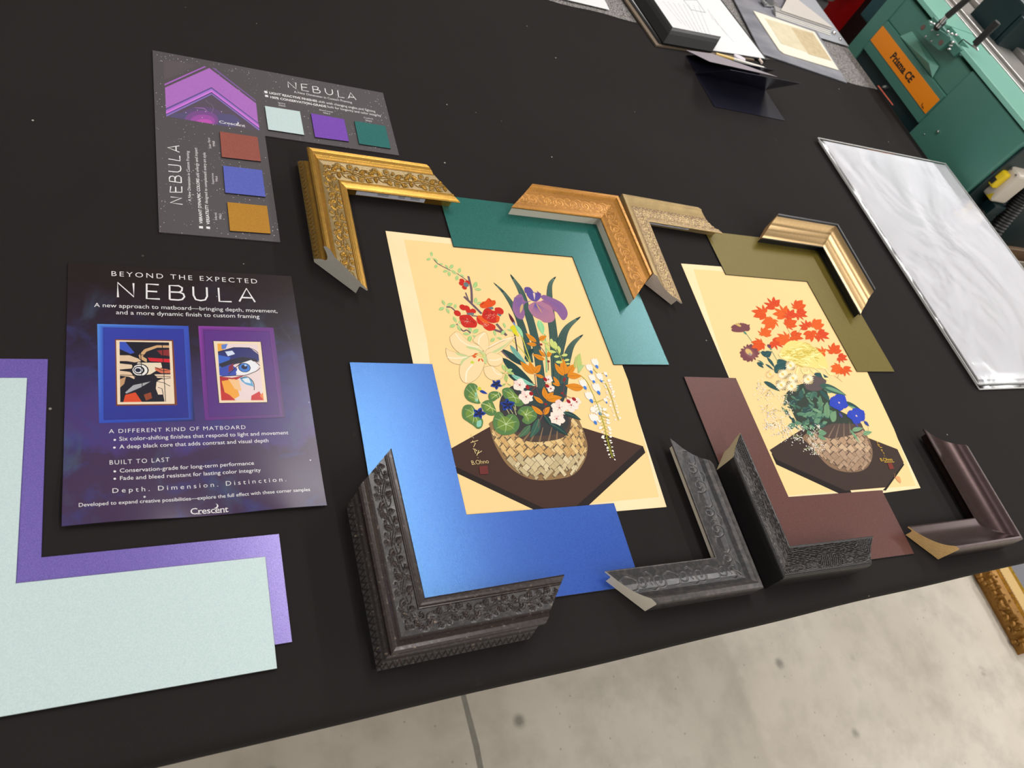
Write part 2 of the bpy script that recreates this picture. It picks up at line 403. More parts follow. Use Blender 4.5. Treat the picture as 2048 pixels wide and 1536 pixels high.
def smooth_run(P_, k=7):
    out = []
    for i in range(len(P_)-1):
        a, b, c, d = P_[max(i-1, 0)], P_[i], P_[i+1], P_[min(i+2, len(P_)-1)]
        for q in range(k):
            t_ = q/k; out.append(.5*(2*b+(c-a)*t_+(2*a-5*b+4*c-d)*t_**2+(3*b-a-3*c+d)*t_**3))
    return out+[P_[-1]]
def frame(name_label, O, deg, s1, s2, L1, L2, prof, zones, finish, raw, z0=.0022, ds=.0006, step=.0011, sticker=None, cat='frame sample', rawzones=(), soft=None):
    """prof: closed section (w from outer edge, h), zones: {(i,j): (fn, rubbase)} relief between section points i and j"""
    root = empty('frame_corner_sample', (O[0], O[1], T+z0), math.radians(deg), name_label, cat, 'L shaped picture frame corner samples on the black cloth')
    P_ = [np.array(p, float) for p in prof]
    if soft: P_ = P_[:soft[0]]+smooth_run(P_[soft[0]:soft[1]+1])+P_[soft[1]+1:]
    n = len(P_)
    zone_of = {}
    for (i, j), z in zones.items():
        for k in range(i, j): zone_of[k] = (i, j, z)
    W_, Hh, Zn, Qa, mat_i = [], [], [], [], []
    for k in range(n):
        a, b = P_[k], P_[(k+1) % n]; ln = np.linalg.norm(b-a)
        inz = k in zone_of; m = max(1, int(math.ceil(ln/(.00045 if inz else step)))) if (inz or ln < .02 and k < n-3) else 1
        if inz:
            i, j, z = zone_of[k]; q0 = sum(np.linalg.norm(P_[t_+1]-P_[t_]) for t_ in range(i, k)); wz = sum(np.linalg.norm(P_[t_+1]-P_[t_]) for t_ in range(i, j))
        for t_ in range(m):
            p = a+(b-a)*t_/m; W_.append(p[0]); Hh.append(p[1])
            if inz: Zn.append((z, wz)); Qa.append(q0+ln*t_/m)
            else: Zn.append(None); Qa.append(0)
            mat_i.append(1 if k in rawzones else 0)
    W_, Hh, Qa = map(np.array, (W_, Hh, Qa)); m = len(W_)
    # outward normals of the section
    tw = np.roll(W_, -1)-np.roll(W_, 1); th = np.roll(Hh, -1)-np.roll(Hh, 1); ll = np.hypot(tw, th)+1e-9
    nw, nh = -th/ll, tw/ll
    for arm, L in ((1, L1), (2, L2)):
        ns = max(2, int(L/ds)+1) if zones else 3
        ts_ = np.linspace(0, 1, ns)
        Sg = W_[None, :]+ts_[:, None]*L; Qg = np.repeat(Qa[None, :], ns, 0)
        D = np.zeros_like(Sg); rub = np.full_like(Sg, .62)
        done = set()
        for (i, j), z in zones.items():
            cols_ = [c_ for c_ in range(m) if Zn[c_] is not None and Zn[c_][0] is z]
            wz = Zn[cols_[0]][1]
            hh = z[0](Sg[:, cols_], Qg[:, cols_], wz)
            D[:, cols_] = hh; rub[:, cols_] = z[1]+np.clip(hh/z[2], 0, 1)*(1-z[1])
        A = Sg; B = np.repeat(W_[None, :], ns, 0)+D*nw[None, :]; Z = Hh[None, :]+D*nh[None, :]
        if arm == 1: X, Y = s1*A, s2*B
        else: X, Y = s1*B, s2*A
        verts = np.stack([X, Y, Z], -1).reshape(-1, 3)
        flip = (s1*s2 > 0) ^ (arm == 2)
        fs, ix = [], []
        for i in range(ns-1):
            for j in range(m):
                j2 = (j+1) % m; f = (i*m+j, i*m+j2, (i+1)*m+j2, (i+1)*m+j)
                fs.append(f[::-1] if flip else f); ix.append(mat_i[j])
        capi = list(range(m)); e = (ns-1)*m
        fs.append(tuple(e+j for j in (capi if not flip else capi[::-1]))); ix.append(1)
        fs.append(tuple(capi[::-1] if not flip else capi)); ix.append(1)
        o = mk('rail', verts, fs, [finish, raw], root, idx=ix, smooth=38, attrs={'rub': rub.ravel()})
    if sticker:
        arm, s_a, s_b, w_, z_a, z_b = sticker
        mb = MB()
        def pt(s_, ww, zz): return (s1*s_, s2*ww, zz) if arm == 1 else (s1*ww, s2*s_, zz)
        v = [pt(s_a, w_+.0002, z_a), pt(s_b, w_+.0002, z_a), pt(s_b, w_+.0002, z_b), pt(s_a, w_+.0002, z_b)]
        v2 = [pt(s_a, w_, z_a), pt(s_b, w_, z_a), pt(s_b, w_, z_b), pt(s_a, w_, z_b)]
        mb.add(v+v2, [(0, 1, 2, 3), (7, 6, 5, 4), (0, 4, 5, 1), (1, 5, 6, 2), (2, 6, 7, 3), (3, 7, 4, 0)])
        for q, (u0, u1) in enumerate(((.30, .46), (.60, .70), (.78, .92))):
            for r_ in range(2):
                zz0 = z_a+(z_b-z_a)*(.36+.24*r_); zz1 = zz0+(z_b-z_a)*.10
                mb.add([pt(s_a+(s_b-s_a)*u, w_+.0003, zz) for u, zz in ((u0, zz0), (u1, zz0), (u1, zz1), (u0, zz1))], [(0, 1, 2, 3)], 1)
        o = mb.build('price_sticker', [plain('sticker_paper', (205, 207, 220), .6), plain('sticker_print', (60, 60, 66), .7)], root)
        o['label'] = 'small white sticker on the inner edge'
    return root

ORN = [(0, 0), (-.0012, .0035), (.0040, .0105), (.0050, .0118), (.0085, .0140), (.0098, .0170), (.0094, .0215), (.0072, .0262), (.0045, .0298), (.0037, .0313), (.0042, .0332),
       (.0062, .0345), (.0098, .0338), (.0132, .0312), (.0150, .0288), (.0158, .0281), (.0170, .0283), (.0178, .0276), (.0240, .0254), (.0320, .0229), (.0402, .0204), (.0408, .0212), (.0418, .0211),
       (.0424, .0200), (.0436, .0192), (.0460, .0188), (.0495, .0178), (.0507, .0168), (.0498, .0150), (.0445, .0145), (.0430, .0132), (.0423, 0)]
GOLD = leafed('antique_gold_leaf', (132, 110, 66), (182, 138, 58), .30, .78, (92, 62, 20), (.54, .66), 1100, base_metal=.35)
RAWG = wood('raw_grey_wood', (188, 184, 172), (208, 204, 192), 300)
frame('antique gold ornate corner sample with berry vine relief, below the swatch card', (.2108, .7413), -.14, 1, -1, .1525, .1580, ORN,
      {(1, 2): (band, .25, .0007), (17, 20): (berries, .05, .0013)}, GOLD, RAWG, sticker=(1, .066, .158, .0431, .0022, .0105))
EBON = leafed('ebony_wash', (62, 59, 60), (46, 36, 34), .27, .25, (128, 110, 96), (.63, .69), 260, (1, 1, 1), .15, base_metal=.1)
frame('dark ebony ornate corner sample with berry vine relief, on the blue mat board', (.2050, .1254), 1.2, 1, 1, .1508, .1540, ORN,
      {(1, 2): (band, .1, .0007), (17, 20): (berries, .0, .0012)}, EBON, plain('dark_cut_end', (60, 54, 52), .7))

CHA = [(0, 0), (0, .0220), (.0006, .0236), (.0050, .0243), (.0058, .0236), (.0066, .0222), (.0110, .0190), (.0160, .0160), (.0220, .0138), (.0270, .0130), (.0310, .0134), (.0360, .0146), (.0400, .0146), (.0419, .0138), (.0410, .0120), (.0357, .0116), (.0345, 0)]
CHAMP = leafed('champagne_leaf', (142, 117, 88), (188, 162, 114), .38, .55, (168, 140, 110), (.60, .72), 420, (1, 1, 1), .45, base_metal=.45)
WOODG = wood('pale_grained_end', (196, 178, 164), (216, 200, 188), 120)
frame('champagne silver gold corner sample right of the ochre gold one', (.6952, .7452), -2.6, 1, -1, .1475, .1580, CHA,
      {(7, 12): (lambda S, Q, w: scrolls(S, Q, w, .00035, .036)+.00025*np.sin(S*900+np.sin(Q*700)*2)*np.sin(Q*1100+np.sin(S*500)), .25, .0005)}, CHAMP, WOODG, ds=.0008, sticker=(1, .05, .128, .0352, .0040, .0092))
OCH = [(0, 0), (0, .0262), (.0008, .0276), (.0052, .0276), (.0060, .0266), (.0064, .0258), (.0110, .0232), (.0170, .0210), (.0240, .0196), (.0310, .0188), (.0370, .0180), (.0408, .0175), (.0418, .0168), (.0412, .0150), (.0388, .0148), (.0384, .0110), (.0384, 0)]
OCHRE = leafed('burnished_ochre_gold', (138, 90, 36), (184, 128, 52), .34, .55, (124, 76, 46), (.54, .74), 220, (1, 1, 1), .35, base_metal=.5)
RABW = plain('raw_rabbet_wood', (222, 212, 198), .7)
frame('ochre gold corner sample with faint scrollwork on the teal mat board', (.6819, .7348), -.1, -1, -1, .1486, .1499, OCH,
      {(6, 10): (lambda S, Q, w: scrolls(S, Q, w, .00022), .48, .0006)}, OCHRE, RABW, ds=.0008, rawzones=(13, 14, 15))
BRO = [(0, 0), (0, .0362), (.0008, .0374), (.0040, .0372), (.0048, .0358), (.0085, .0310), (.0125, .0272), (.0170, .0248), (.0220, .0236), (.0270, .0222), (.0320, .0196), (.0370, .0174), (.0424, .0164), (.0428, .0168), (.0444, .0162), (.0440, .0140), (.0400, .0124), (.0374, .0118), (.0373, 0)]
t = NT('brushed_bronze'); co = t.coord()
n = t.noise(300, 3, .6, co)
t.set(Base_Color=t.mix(n, lin((160, 134, 96)), lin((190, 160, 116))), Metallic=1., Roughness=.35)
BRONZE = t.m
BLK = plain('black_frame_paint', (26, 28, 33), .35)
def frame2(*a, dark=(), **k):
    r = frame(*a, **k); return r
rb = frame('smooth satin bronze corner sample on the olive mat board', (1.1574, .7308), -1.75, -1, -1, .1458, .1476, BRO, {}, BRONZE, wood('tan_cut_end', (176, 132, 82), (206, 164, 110), 200), soft=(4, 12))
# its rim, lip and rabbet are black
for o in rb.children:
    o.data.materials.append(BLK)
    for p in o.data.polygons:
        if p.material_index == 0:
            c = p.center; w_ = min(abs(c.x), abs(c.y))
            if w_ < .0058 or w_ > .0423 or c.z < .0150: p.material_index = 2
BRW = [(0, 0), (.0006, .0340), (.0012, .0362), (.0022, .0367), (.0055, .0366), (.0062, .0355), (.0105, .0288), (.0160, .0235), (.0230, .0194), (.0300, .0167), (.0370, .0153), (.0445, .0150), (.0462, .0144), (.0458, .0128), (.0404, .0123), (.0396, .0100), (.0394, 0)]
t = NT('brown_lacquer'); co = t.map(t.coord(), (1, 1, 1)); n = t.noise(120, 4, .6, co)
t.set(Base_Color=t.mix(n, lin((60, 46, 45)), lin((80, 64, 63))), Metallic=.75, Roughness=.29)
frame('smooth dark brown corner sample with tan cut end, right of the maple print', (1.1467, .1314), -.5, -1, 1, .1488, .1465, BRW, {}, t.m, wood('tan_grained_end', (204, 160, 98), (230, 190, 132), 150), soft=(5, 11))
GRY = [(0, 0), (0, .0225), (.0010, .0240), (.0058, .0254), (.0066, .0250), (.0074, .0240), (.0110, .0208), (.0150, .0180), (.0200, .0157), (.0260, .0143), (.0320, .0139), (.0380, .0143), (.0425, .0144), (.0435, .0137), (.0428, .0120), (.0374, .0116), (.0369, .0085), (.0369, 0)]
t = NT('charcoal_grey_wash'); co = t.map(t.coord(), (1, 1, 1)); n = t.noise(150, 5, .65, co); n2 = t.noise(700, 3, .6, co)
t.set(Base_Color=t.mix(t.ramp(t.math('ADD', n, t.math('MULTIPLY', t.attr('rub'), .22)), (.50, 0.), (1.0, 1.)), lin((52, 51, 54)), lin((108, 99, 93))), Roughness=.31, Metallic=.25)
t.bump(n2, .06, .0003)
frame('charcoal grey corner sample with embossed scrolls and a pale cut end, against the reeded one', (.6492, .1319), -.93, -1, 1, .1506, .1529, GRY,
      {(6, 12): (acanthus, .1, .0012)}, t.m, plain('pale_cut_end', (234, 224, 208), .75), rawzones=(14, 15, 16))
REE = [(0, 0), (-.0006, .0020), (-.0002, .0120), (.0002, .0260), (.0008, .0318), (.0016, .0334), (.0026, .0340), (.0036, .0334), (.0044, .0326), (.0054, .0328), (.0062, .0318), (.0130, .0290), (.0200, .0272), (.0280, .0262), (.0362, .0262), (.0372, .0266), (.0383, .0261), (.0381, .0235), (.0345, .0165), (.0262, .0100), (.0250, 0)]
t = NT('reeded_black'); n = t.noise(500, 3, .6)
t.set(Base_Color=t.mix(t.ramp(t.attr('rub'), (.55, 0.), (1., 1.)), lin((20, 20, 23)), lin((96, 90, 88))), Roughness=.33, Metallic=.2)
frame('glossy black corner sample with carved reeded face, on the maroon mat board', (.6734, .1354), -1.0, 1, 1, .1480, .1531, REE,
      {(10, 14): (reeds, .30, .0006)}, t.m, wood('oatmeal_cut_end', (206, 188, 148), (222, 205, 168), 260))

# ---------------------------------------------------------------- printed sheets
_tc = {}
def text_geo(s, sp=1.0, bold=0., res=3):
    key = (s, sp, bold)
    if key in _tc: return _tc[key]
    def raw(body):
        cu = bpy.data.curves.new('lettering', 'FONT'); cu.body = body; cu.size = 1; cu.space_character = sp; cu.offset = bold; cu.resolution_u = res; cu.dimensions = '2D'; cu.fill_mode = 'BOTH'
        o = bpy.data.objects.new('lettering', cu); COL.objects.link(o)
        bpy.context.view_layer.update(); dg = bpy.context.evaluated_depsgraph_get()
        e = o.evaluated_get(dg); me = e.to_mesh()
        v = [(q.co.x, q.co.y) for q in me.vertices]; f = [tuple(p.vertices) for p in me.polygons]
        e.to_mesh_clear(); bpy.data.objects.remove(o); bpy.data.curves.remove(cu)
        return v, f
    v, f = raw(s); ch = max(p[1] for p in raw('H')[0])
    x0 = min(p[0] for p in v); x1 = max(p[0] for p in v)
    r = (np.array([((p[0]-x0)/(x1-x0), p[1]/ch) for p in v]), f, (x1-x0)/ch)
    _tc[key] = r; return r
def smooth(pts, n=6, closed=True):
    P_ = [np.array(p, float) for p in pts]; m = len(P_); out = []
    for k in range(m if closed else m-1):
        if closed: a, b, c, d = (P_[(k+q) % m] for q in (-1, 0, 1, 2))
        else: a, b, c, d = P_[max(k-1, 0)], P_[k], P_[k+1], P_[min(k+2, m-1)]
        for i in range(n):
            t_ = i/n; out.append(.5*(2*b+(c-a)*t_+(2*a-5*b+4*c-d)*t_**2+(3*b-a-3*c+d)*t_**3))
    if not closed: out.append(P_[-1])
    return out
def zc(ox, oy, s): return lambda *c: [(ox+c[i]/s, oy+c[i+1]/s) for i in range(0, len(c), 2)]
class Sheet:
    """a flat printed sheet: every ink patch is a thin layer of the same mesh, laid on the paper"""
    def __init__(s, o, deg, z, dz=2.5e-6, K=.90):
        s.o = o; s.a = math.radians(deg); s.z = z; s.dz = dz; s.lv = 0; s.v = []; s.f = []; s.c = []; s.i = []; s.K = K; s.z0 = 0.; s.wave = None
    def L(s, q):
        p = U(q, s.z); x, y = p[0]-s.o[0], p[1]-s.o[1]; c, n = math.cos(-s.a), math.sin(-s.a)
        return (x*c-y*n, x*n+y*c)
    def up(s): s.lv += 1
    def raw(s, v2, faces, cols, idx=1, same=False):
        if not same: s.lv += 1
        z = s.z0+s.lv*s.dz; n = len(s.v)
        s.v += [(p[0], p[1], z+(s.wave(p[0], p[1]) if s.wave else 0)) for p in v2]; s.f += [tuple(a+n for a in f) for f in faces]; s.i += [idx]*len(faces)
        s.c += [(*c, 1) for c in cols]
    def loc(s, pts, col, same=False, sm=0, closed=True):
        if sm: pts = smooth(pts, sm)
        ar = sum(pts[k][0]*pts[(k+1) % len(pts)][1]-pts[(k+1) % len(pts)][0]*pts[k][1] for k in range(len(pts)))
        if ar < 0: pts = list(pts)[::-1]
        c = lin(col, s.K); s.raw(pts, [tuple(range(len(pts)))], [c]*len(pts), same=same)
    def fill(s, px, col, sm=0, same=False): s.loc([s.L(q) for q in px], col, same, sm)
    def grad(s, px, cols, n=0):
        """quad with one ink per corner"""
        q = [np.array(s.L(p)) for p in px]; C = [np.array(lin(c, s.K)) for c in cols]; n = n or 8
        v, c, f = [], [], []
        for i in range(n+1):
            for j in range(n+1):
                a, b = i/n, j/n
                v.append(tuple((q[0]*(1-a)+q[1]*a)*(1-b)+(q[3]*(1-a)+q[2]*a)*b)); c.append(tuple((C[0]*(1-a)+C[1]*a)*(1-b)+(C[3]*(1-a)+C[2]*a)*b))
        for i in range(n):
            for j in range(n): f.append((i*(n+1)+j, (i+1)*(n+1)+j, (i+1)*(n+1)+j+1, i*(n+1)+j+1))
        s.raw(v, s.ccw(v, f), c)
    def ccw(s, v, f):
        a = f[0]; ar = sum(v[a[k]][0]*v[a[(k+1) % len(a)]][1]-v[a[(k+1) % len(a)]][0]*v[a[k]][1] for k in range(len(a)))
        return f if ar > 0 else [g[::-1] for g in f]
    def line(s, px, w, col, sm=0, taper=(1, 1), same=False, local=False):
        P_ = [np.array(q if local else s.L(q)) for q in px]
        if sm: P_ = smooth(P_, sm, False)
        n = len(P_); a, b = [], []
        for k in range(n):
            t_ = P_[min(k+1, n-1)]-P_[max(k-1, 0)]; t_ = t_/(np.linalg.norm(t_)+1e-12); nn = np.array([-t_[1], t_[0]])
            u = k/(n-1); ww = w/2*(taper[0]*(1-u)+taper[1]*u if len(taper) == 2 else (taper[0]*(1-2*u)+taper[1]*2*u if u < .5 else taper[1]*(2-2*u)+taper[2]*(2*u-1)))
            a.append(tuple(P_[k]+nn*ww)); b.append(tuple(P_[k]-nn*ww))
        v = a+b; f = [(k, n+k, n+k+1, k+1) for k in range(n-1)]
        s.raw(v, f, [lin(col, s.K)]*len(v), same=same)
    def leaf(s, a, b, w, col, bend=0., vein=None, vw=.0004, shape=.8, same=False):
        A, B = np.array(s.L(a)), np.array(s.L(b)); d = B-A; ln = np.linalg.norm(d); nn = np.array([-d[1], d[0]])/ln
        L_, R_, sp = [], [], []
        for k in range(13):
            u = k/12; c = A+d*u+nn*bend*ln*4*u*(1-u); h = w*ln/2*math.sin(math.pi*u**shape)**.9 if 0 < u < 1 else 0
            L_.append(tuple(c+nn*h)); R_.append(tuple(c-nn*h)); sp.append(tuple(c))
        s.loc(L_+R_[1:-1][::-1], col, same)
        if vein: s.line(sp[:-1], vw, vein, taper=(1, .4), local=True)
    def blade(s, px, w, col, vein=None, nv=5):
        P_ = smooth([np.array(s.L(q)) for q in px], 8, False); n = len(P_); a, b, off = [], [], []
        for k in range(n):
            t_ = P_[min(k+1, n-1)]-P_[max(k-1, 0)]; t_ = t_/np.linalg.norm(t_); nn = np.array([-t_[1], t_[0]]); u = k/(n-1)
            h = w/2*min(1, (u*2.2+.0)**.75)*(1-.0*u); a.append(P_[k]+nn*h); b.append(P_[k]-nn*h); off.append(nn*h)
        s.loc([tuple(p) for p in a]+[tuple(p) for p in b[::-1]], col)
        if vein:
            for q in range(nv):
                f_ = -.75+1.5*q/(nv-1); s.line([tuple(P_[k]+off[k]*f_) for k in range(3, n)], .0003, vein, local=True, same=q > 0)
    def disc(s, q, rx, ry, col, rot=0, same=False, n=14):
        c = s.L(q); s.loc([(c[0]+rx*math.cos(t_)*math.cos(rot)-ry*math.sin(t_)*math.sin(rot), c[1]+rx*math.cos(t_)*math.sin(rot)+ry*math.sin(t_)*math.cos(rot)) for t_ in [6.2832*k/n for k in range(n)]], col, same)
    def dots(s, pts, r, col, same=False):
        v, f = [], []
        for (x, y, k) in pts:
            n = len(v); v += [(x+r*k*math.cos(6.2832*i/6), y+r*k*math.sin(6.2832*i/6)) for i in range(6)]; f.append(tuple(range(n, n+6)))
        s.raw(v, f, [lin(col, s.K)]*len(v), same=same)
    def text(s, body, bl, br, top, col, sp=1., bold=0.):
        """baseline from bl to br, capital height up to top (photo points)"""
        v, f, asp = text_geo(body, sp, bold); A, B, C_ = (np.array(s.L(q)) for q in (bl, br, top))
        ex = B-A; xh = ex/np.linalg.norm(ex); ey = np.array([-xh[1], xh[0]]); h = abs((C_-A)@ey)
        vv = [tuple(A+ex*p[0]+ey*h*p[1]) for p in v]
        s.raw(vv, s.ccw(vv, f), [lin(col, s.K)]*len(vv))
    def build(s, name, mats, loc=None, parent=None):
        return mk(name, s.v, s.f, mats, parent, (s.o[0], s.o[1], T+s.z) if loc is None else loc, s.a, s.i, cols=s.c)
    def paper(s, pts, th, idx=0, n=1):
        """the sheet itself: top face at level 0, sides and back below"""
        m = len(pts); v = [(p[0], p[1], 0) for p in pts]+[(p[0], p[1], -th) for p in pts]; b = len(s.v)
        s.v += v; s.c += [(1, 1, 1, 1)]*(2*m)
        fs = [tuple(range(m)), tuple(range(2*m-1, m-1, -1))]+[(k, m+k, m+(k+1) % m, (k+1) % m) for k in range(m)]
        s.f += [tuple(a+b for a in f) for f in fs]; s.i += [idx]*len(fs)
def ink(name, rough=.6, spec=.4, grain=0, coat=0.):
    t = NT(name); c = t.attr('ink', 'Color')
    if grain: c = t.mix(t.ramp(t.noise(grain, 4, .6), (.3, .0), (.8, .16)), c, (.30, .22, .14))
    t.set(Base_Color=c, Roughness=rough, Coat_Weight=coat, Coat_Roughness=.12); t.b.inputs['Specular IOR Level'].default_value = spec
    return t.m
def ccw(pts):
    ar = sum(pts[k][0]*pts[(k+1) % len(pts)][1]-pts[(k+1) % len(pts)][0]*pts[k][1] for k in range(len(pts)))
    return pts if ar > 0 else pts[::-1]

def crescent_mark(S, bl, br, top, mc, mr, col):
    """lower-case serif word mark with a small crescent moon over it"""
    S.text('Crescent', bl, br, top, col, .92, .0)
    A, B = np.array(S.L(bl)), np.array(S.L(br)); ex = (B-A)/np.linalg.norm(B-A); ey = np.array([-ex[1], ex[0]]); h = abs((np.array(S.L(top))-A)@ey); wd = np.linalg.norm(B-A)
    for u in (.19, .255, .66, .74, .80, .885, .955):        # little feet that make the letters serifed
        p = A+ex*wd*u; S.line([tuple(p-ex*h*.13), tuple(p+ex*h*.13)], h*.07, col, local=True)
    c = A+ex*wd*mc+ey*h*1.12; r = h*mr
    o_ = [c+ex*r*math.cos(t_)+ey*r*math.sin(t_) for t_ in np.linspace(-1.9, 1.15, 16)]
    i_ = [c-ex*r*.30+ey*r*.22+ex*r*.86*math.cos(t_)+ey*r*.86*math.sin(t_) for t_ in np.linspace(1.0, -1.7, 16)]
    S.loc([tuple(p) for p in o_+i_], col)

WHITE = (240, 238, 240)
# ---- promotional flyer
t = NT('glossy_flyer_stock'); co = t.coord()
g = t.node('ShaderNodeSeparateXYZ', Vector=co)
y = g.outputs[1]; x = g.outputs[0]
n = t.noise(11, 5, .6, co, .8); n2 = t.noise(22, 5, .6, t.map(co, (1, 1.6, 1), (0, 0, .5)), .6)
f = t.math('ADD', t.math('MULTIPLY', y, -4.6), t.math('MULTIPLY', t.math('SUBTRACT', n, .5), .55))
c = t.ramp(f, (.10, lin((36, 25, 28))), (.42, lin((42, 33, 48))), (.70, lin((66, 54, 108))), (.95, lin((74, 56, 112))), (1., lin((66, 48, 78))))
c = t.mix(t.math('MULTIPLY', t.ramp(n2, (.52, 0.), (.74, .75)), t.ramp(f, (.25, 0.), (.6, 1.))), c, lin((58, 66, 128)))
c = t.mix(t.math('MULTIPLY', t.ramp(t.noise(14, 4, .6, t.map(co, (1.3, 1, 1), (0, 0, -.4)), .8), (.56, 0.), (.75, .8)), t.ramp(f, (.15, 0.), (.40, 1.))), c, lin((70, 86, 112)))
star = t.math('MULTIPLY', t.ramp(t.vor(60, co), (.035, 1.), (.07, 0.)), t.ramp(t.noise(40, 1, .5, co), (.60, 0.), (.66, .9)))
c = t.mix(star, c, (.8, .8, .85))
t.set(Base_Color=c, Roughness=.25); t.b.inputs['Specular IOR Level'].default_value = .42
FLY = t.m
S = Sheet((-.0336, .5605), .14, .0012)
def wave(x, y):
    d = max(0., -y-.188)/.0914; e = max(0., .03-x)/.03
    return d*d*(.0016*(1+math.sin(x*46+.6+26*y))+.0010*(1+math.sin(x*19+2)))+.0009*e*d*(1+math.sin(y*70))
S.wave = wave
fw_, fh_ = .2159, .2794; N1, N2 = 44, 56
for j in range(N2+1):
    for i in range(N1+1):
        a, b = fw_*i/N1, -fh_*j/N2; S.v.append((a, b, wave(a, b))); S.c.append((1, 1, 1, 1))
for j in range(N2):
    for i in range(N1): S.f.append((j*(N1+1)+i, (j+1)*(N1+1)+i, (j+1)*(N1+1)+i+1, j*(N1+1)+i+1)); S.i.append(0)
S.z0 = 4e-5
q = zc(100, 500, 2.648)
def tx(body, x0, y0, x1, y1, dx, dy, sp=1., bold=0., col=WHITE):
    (a, b, c_) = q(x0, y0, x1, y1, x0+dx, y0-dy); S.text(body, a, b, c_, col, sp, bold)
tx('BEYOND THE EXPECTED', 326, 137, 1098, 178, 1, 25, 1.35, -.006)
# wide thin title letters
for pl in ((360, 250, 358, 172, 444, 248, 442, 176), (576, 184, 512, 180, 512, 257, 582, 260), (514, 218, 568, 221), (634, 262, 633, 188, 682, 190, 700, 200, 698, 216, 684, 224, 636, 222), (684, 224, 706, 232, 712, 248, 700, 262, 680, 265, 634, 262),
           (758, 194, 760, 240, 772, 262, 797, 268, 822, 264, 832, 246, 830, 198), (892, 200, 897, 272, 962, 274), (1003, 273, 1040, 204, 1086, 276), (1018, 252, 1070, 254)):
    S.line(q(*pl), .0018, WHITE)
tx('A new approach to matboard\u2014bringing depth, movement,', 234, 301, 1205, 333, 1, 21)
tx('and a more dynamic finish to custom framing', 350, 340, 1110, 362, 1, 21)
tx('A DIFFERENT KIND OF MATBOARD', 312, 971, 1036, 948, 0, 21, 1.2, -.006)
for b in ((343, 1006), (341, 1047), (343, 1175), (343, 1215)): S.disc(q(*b)[0], .0010, .0010, WHITE)
tx('Six color-shifting finishes that respond to light and movement', 367, 1011, 1263, 976, 0, 21)
tx('A deep black core that adds contrast and visual depth', 368, 1053, 1157, 1018, 0, 21)
tx('BUILT TO LAST', 316, 1139, 633, 1121, 0, 23, 1.22, -.006)
tx('Conservation-grade for long-term performance', 370, 1181, 1080, 1139, 0, 21)
tx('Fade and bleed resistant for lasting color integrity', 371, 1222, 1116, 1177, 0, 21)
tx('Depth. Dimension. Distinction.', 331, 1293, 1250, 1228, 0, 25, 1.5, -.006)
tx('Developed to expand creative possibilities\u2014explore the full effect with these corner samples', 153, 1370, 1376, 1280, 0, 20)
a, b, c_ = q(745, 1402, 945, 1388, 745, 1370); crescent_mark(S, a, b, c_, .66, .42, WHITE)
# the two pictures of framed art
S.dz = 1.6e-6
def framed(o, m, c1, c2, im, hi, mid, lo, matc, edge):
    o, m, c1, c2, im = (q(*k) for k in (o, m, c1, c2, im))
    S.fill(o, lo)
    for k, (ca, cb) in enumerate(((hi, mid), (mid, lo), (lo, mid), (mid, hi))):
        S.grad([o[k], o[(k+1) % 4], m[(k+1) % 4], m[k]], [ca, cb, mid, mid])
    S.fill(m, (26, 22, 50)); mm = [((a[0]*.985+b[0]*.015), (a[1]*.985+b[1]*.015)) for a, b in zip(m, im)]
    S.grad(mm, matc); S.fill(c1, edge); S.fill(c2, (243, 220, 190)); S.fill(im, (24, 22, 38))
    return lambda *k: [tuple((np.array(im[0])*(1-u)+np.array(im[1])*u)*(1-v)+(np.array(im[3])*(1-u)+np.array(im[2])*u)*v) for u, v in [(k[i]/100, k[i+1]/100) for i in range(0, len(k), 2)]]
I = framed((250, 392, 733, 403, 767, 905, 260, 918), (283, 412, 707, 420, 735, 888, 285, 900), (344, 472, 653, 477, 674, 822, 349, 826), (350, 478, 645, 483, 660, 815, 357, 818), (368, 486, 630, 490, 645, 803, 372, 806),
           (90, 150, 235), (52, 80, 190), (22, 24, 62), ((52, 66, 172), (44, 52, 160), (36, 42, 140), (46, 54, 150)), (120, 60, 40))
for pts, cl in (((0, 0, 12, 0, 30, 18, 22, 20, 0, 12), (58, 84, 190)), ((38, 22, 50, 12, 75, 5, 100, 5, 100, 9, 76, 9, 54, 16, 46, 24, 54, 28, 54, 34, 40, 28), (212, 168, 122)), ((75, 14, 100, 12, 100, 24, 84, 22), (140, 40, 46)),
                ((56, 26, 100, 28, 100, 34, 60, 32), (214, 32, 48)), ((0, 22, 18, 22, 34, 26, 44, 32, 30, 34, 14, 32, 0, 32), (226, 196, 164)), ((0, 36, 24, 38, 26, 44, 0, 46), (232, 206, 176)), ((0, 48, 20, 50, 30, 58, 28, 62, 18, 58, 0, 56), (230, 200, 168)),
                ((36, 34, 82, 34, 84, 42, 60, 54, 40, 56, 28, 48), (238, 222, 196)), ((70, 42, 100, 46, 100, 52, 82, 52, 70, 47), (212, 110, 80)), ((68, 54, 100, 54, 100, 60, 74, 60), (236, 208, 180)),
                ((0, 62, 12, 58, 8, 70, 0, 76), (196, 150, 110)), ((10, 84, 26, 72, 60, 66, 40, 76, 12, 86), (170, 170, 176)), ((6, 100, 10, 88, 30, 84, 42, 100), (222, 76, 40)), ((46, 88, 60, 84, 62, 94, 50, 98), (150, 70, 44)),
                ((72, 66, 86, 60, 100, 60, 100, 100, 86, 100, 84, 88, 74, 88, 70, 78), (240, 218, 194))):
    S.fill(I(*pts), cl)
for c_, r in (((40, 47), (.0075, (20, 20, 30))), ((40, 47), (.0064, (240, 236, 232))), ((38, 47), (.0048, (26, 24, 34))), ((37, 47), (.0036, (232, 232, 238))), ((36, 47), (.0024, (30, 34, 60)))): S.disc(I(*c_)[0], r[0], r[0], r[1])
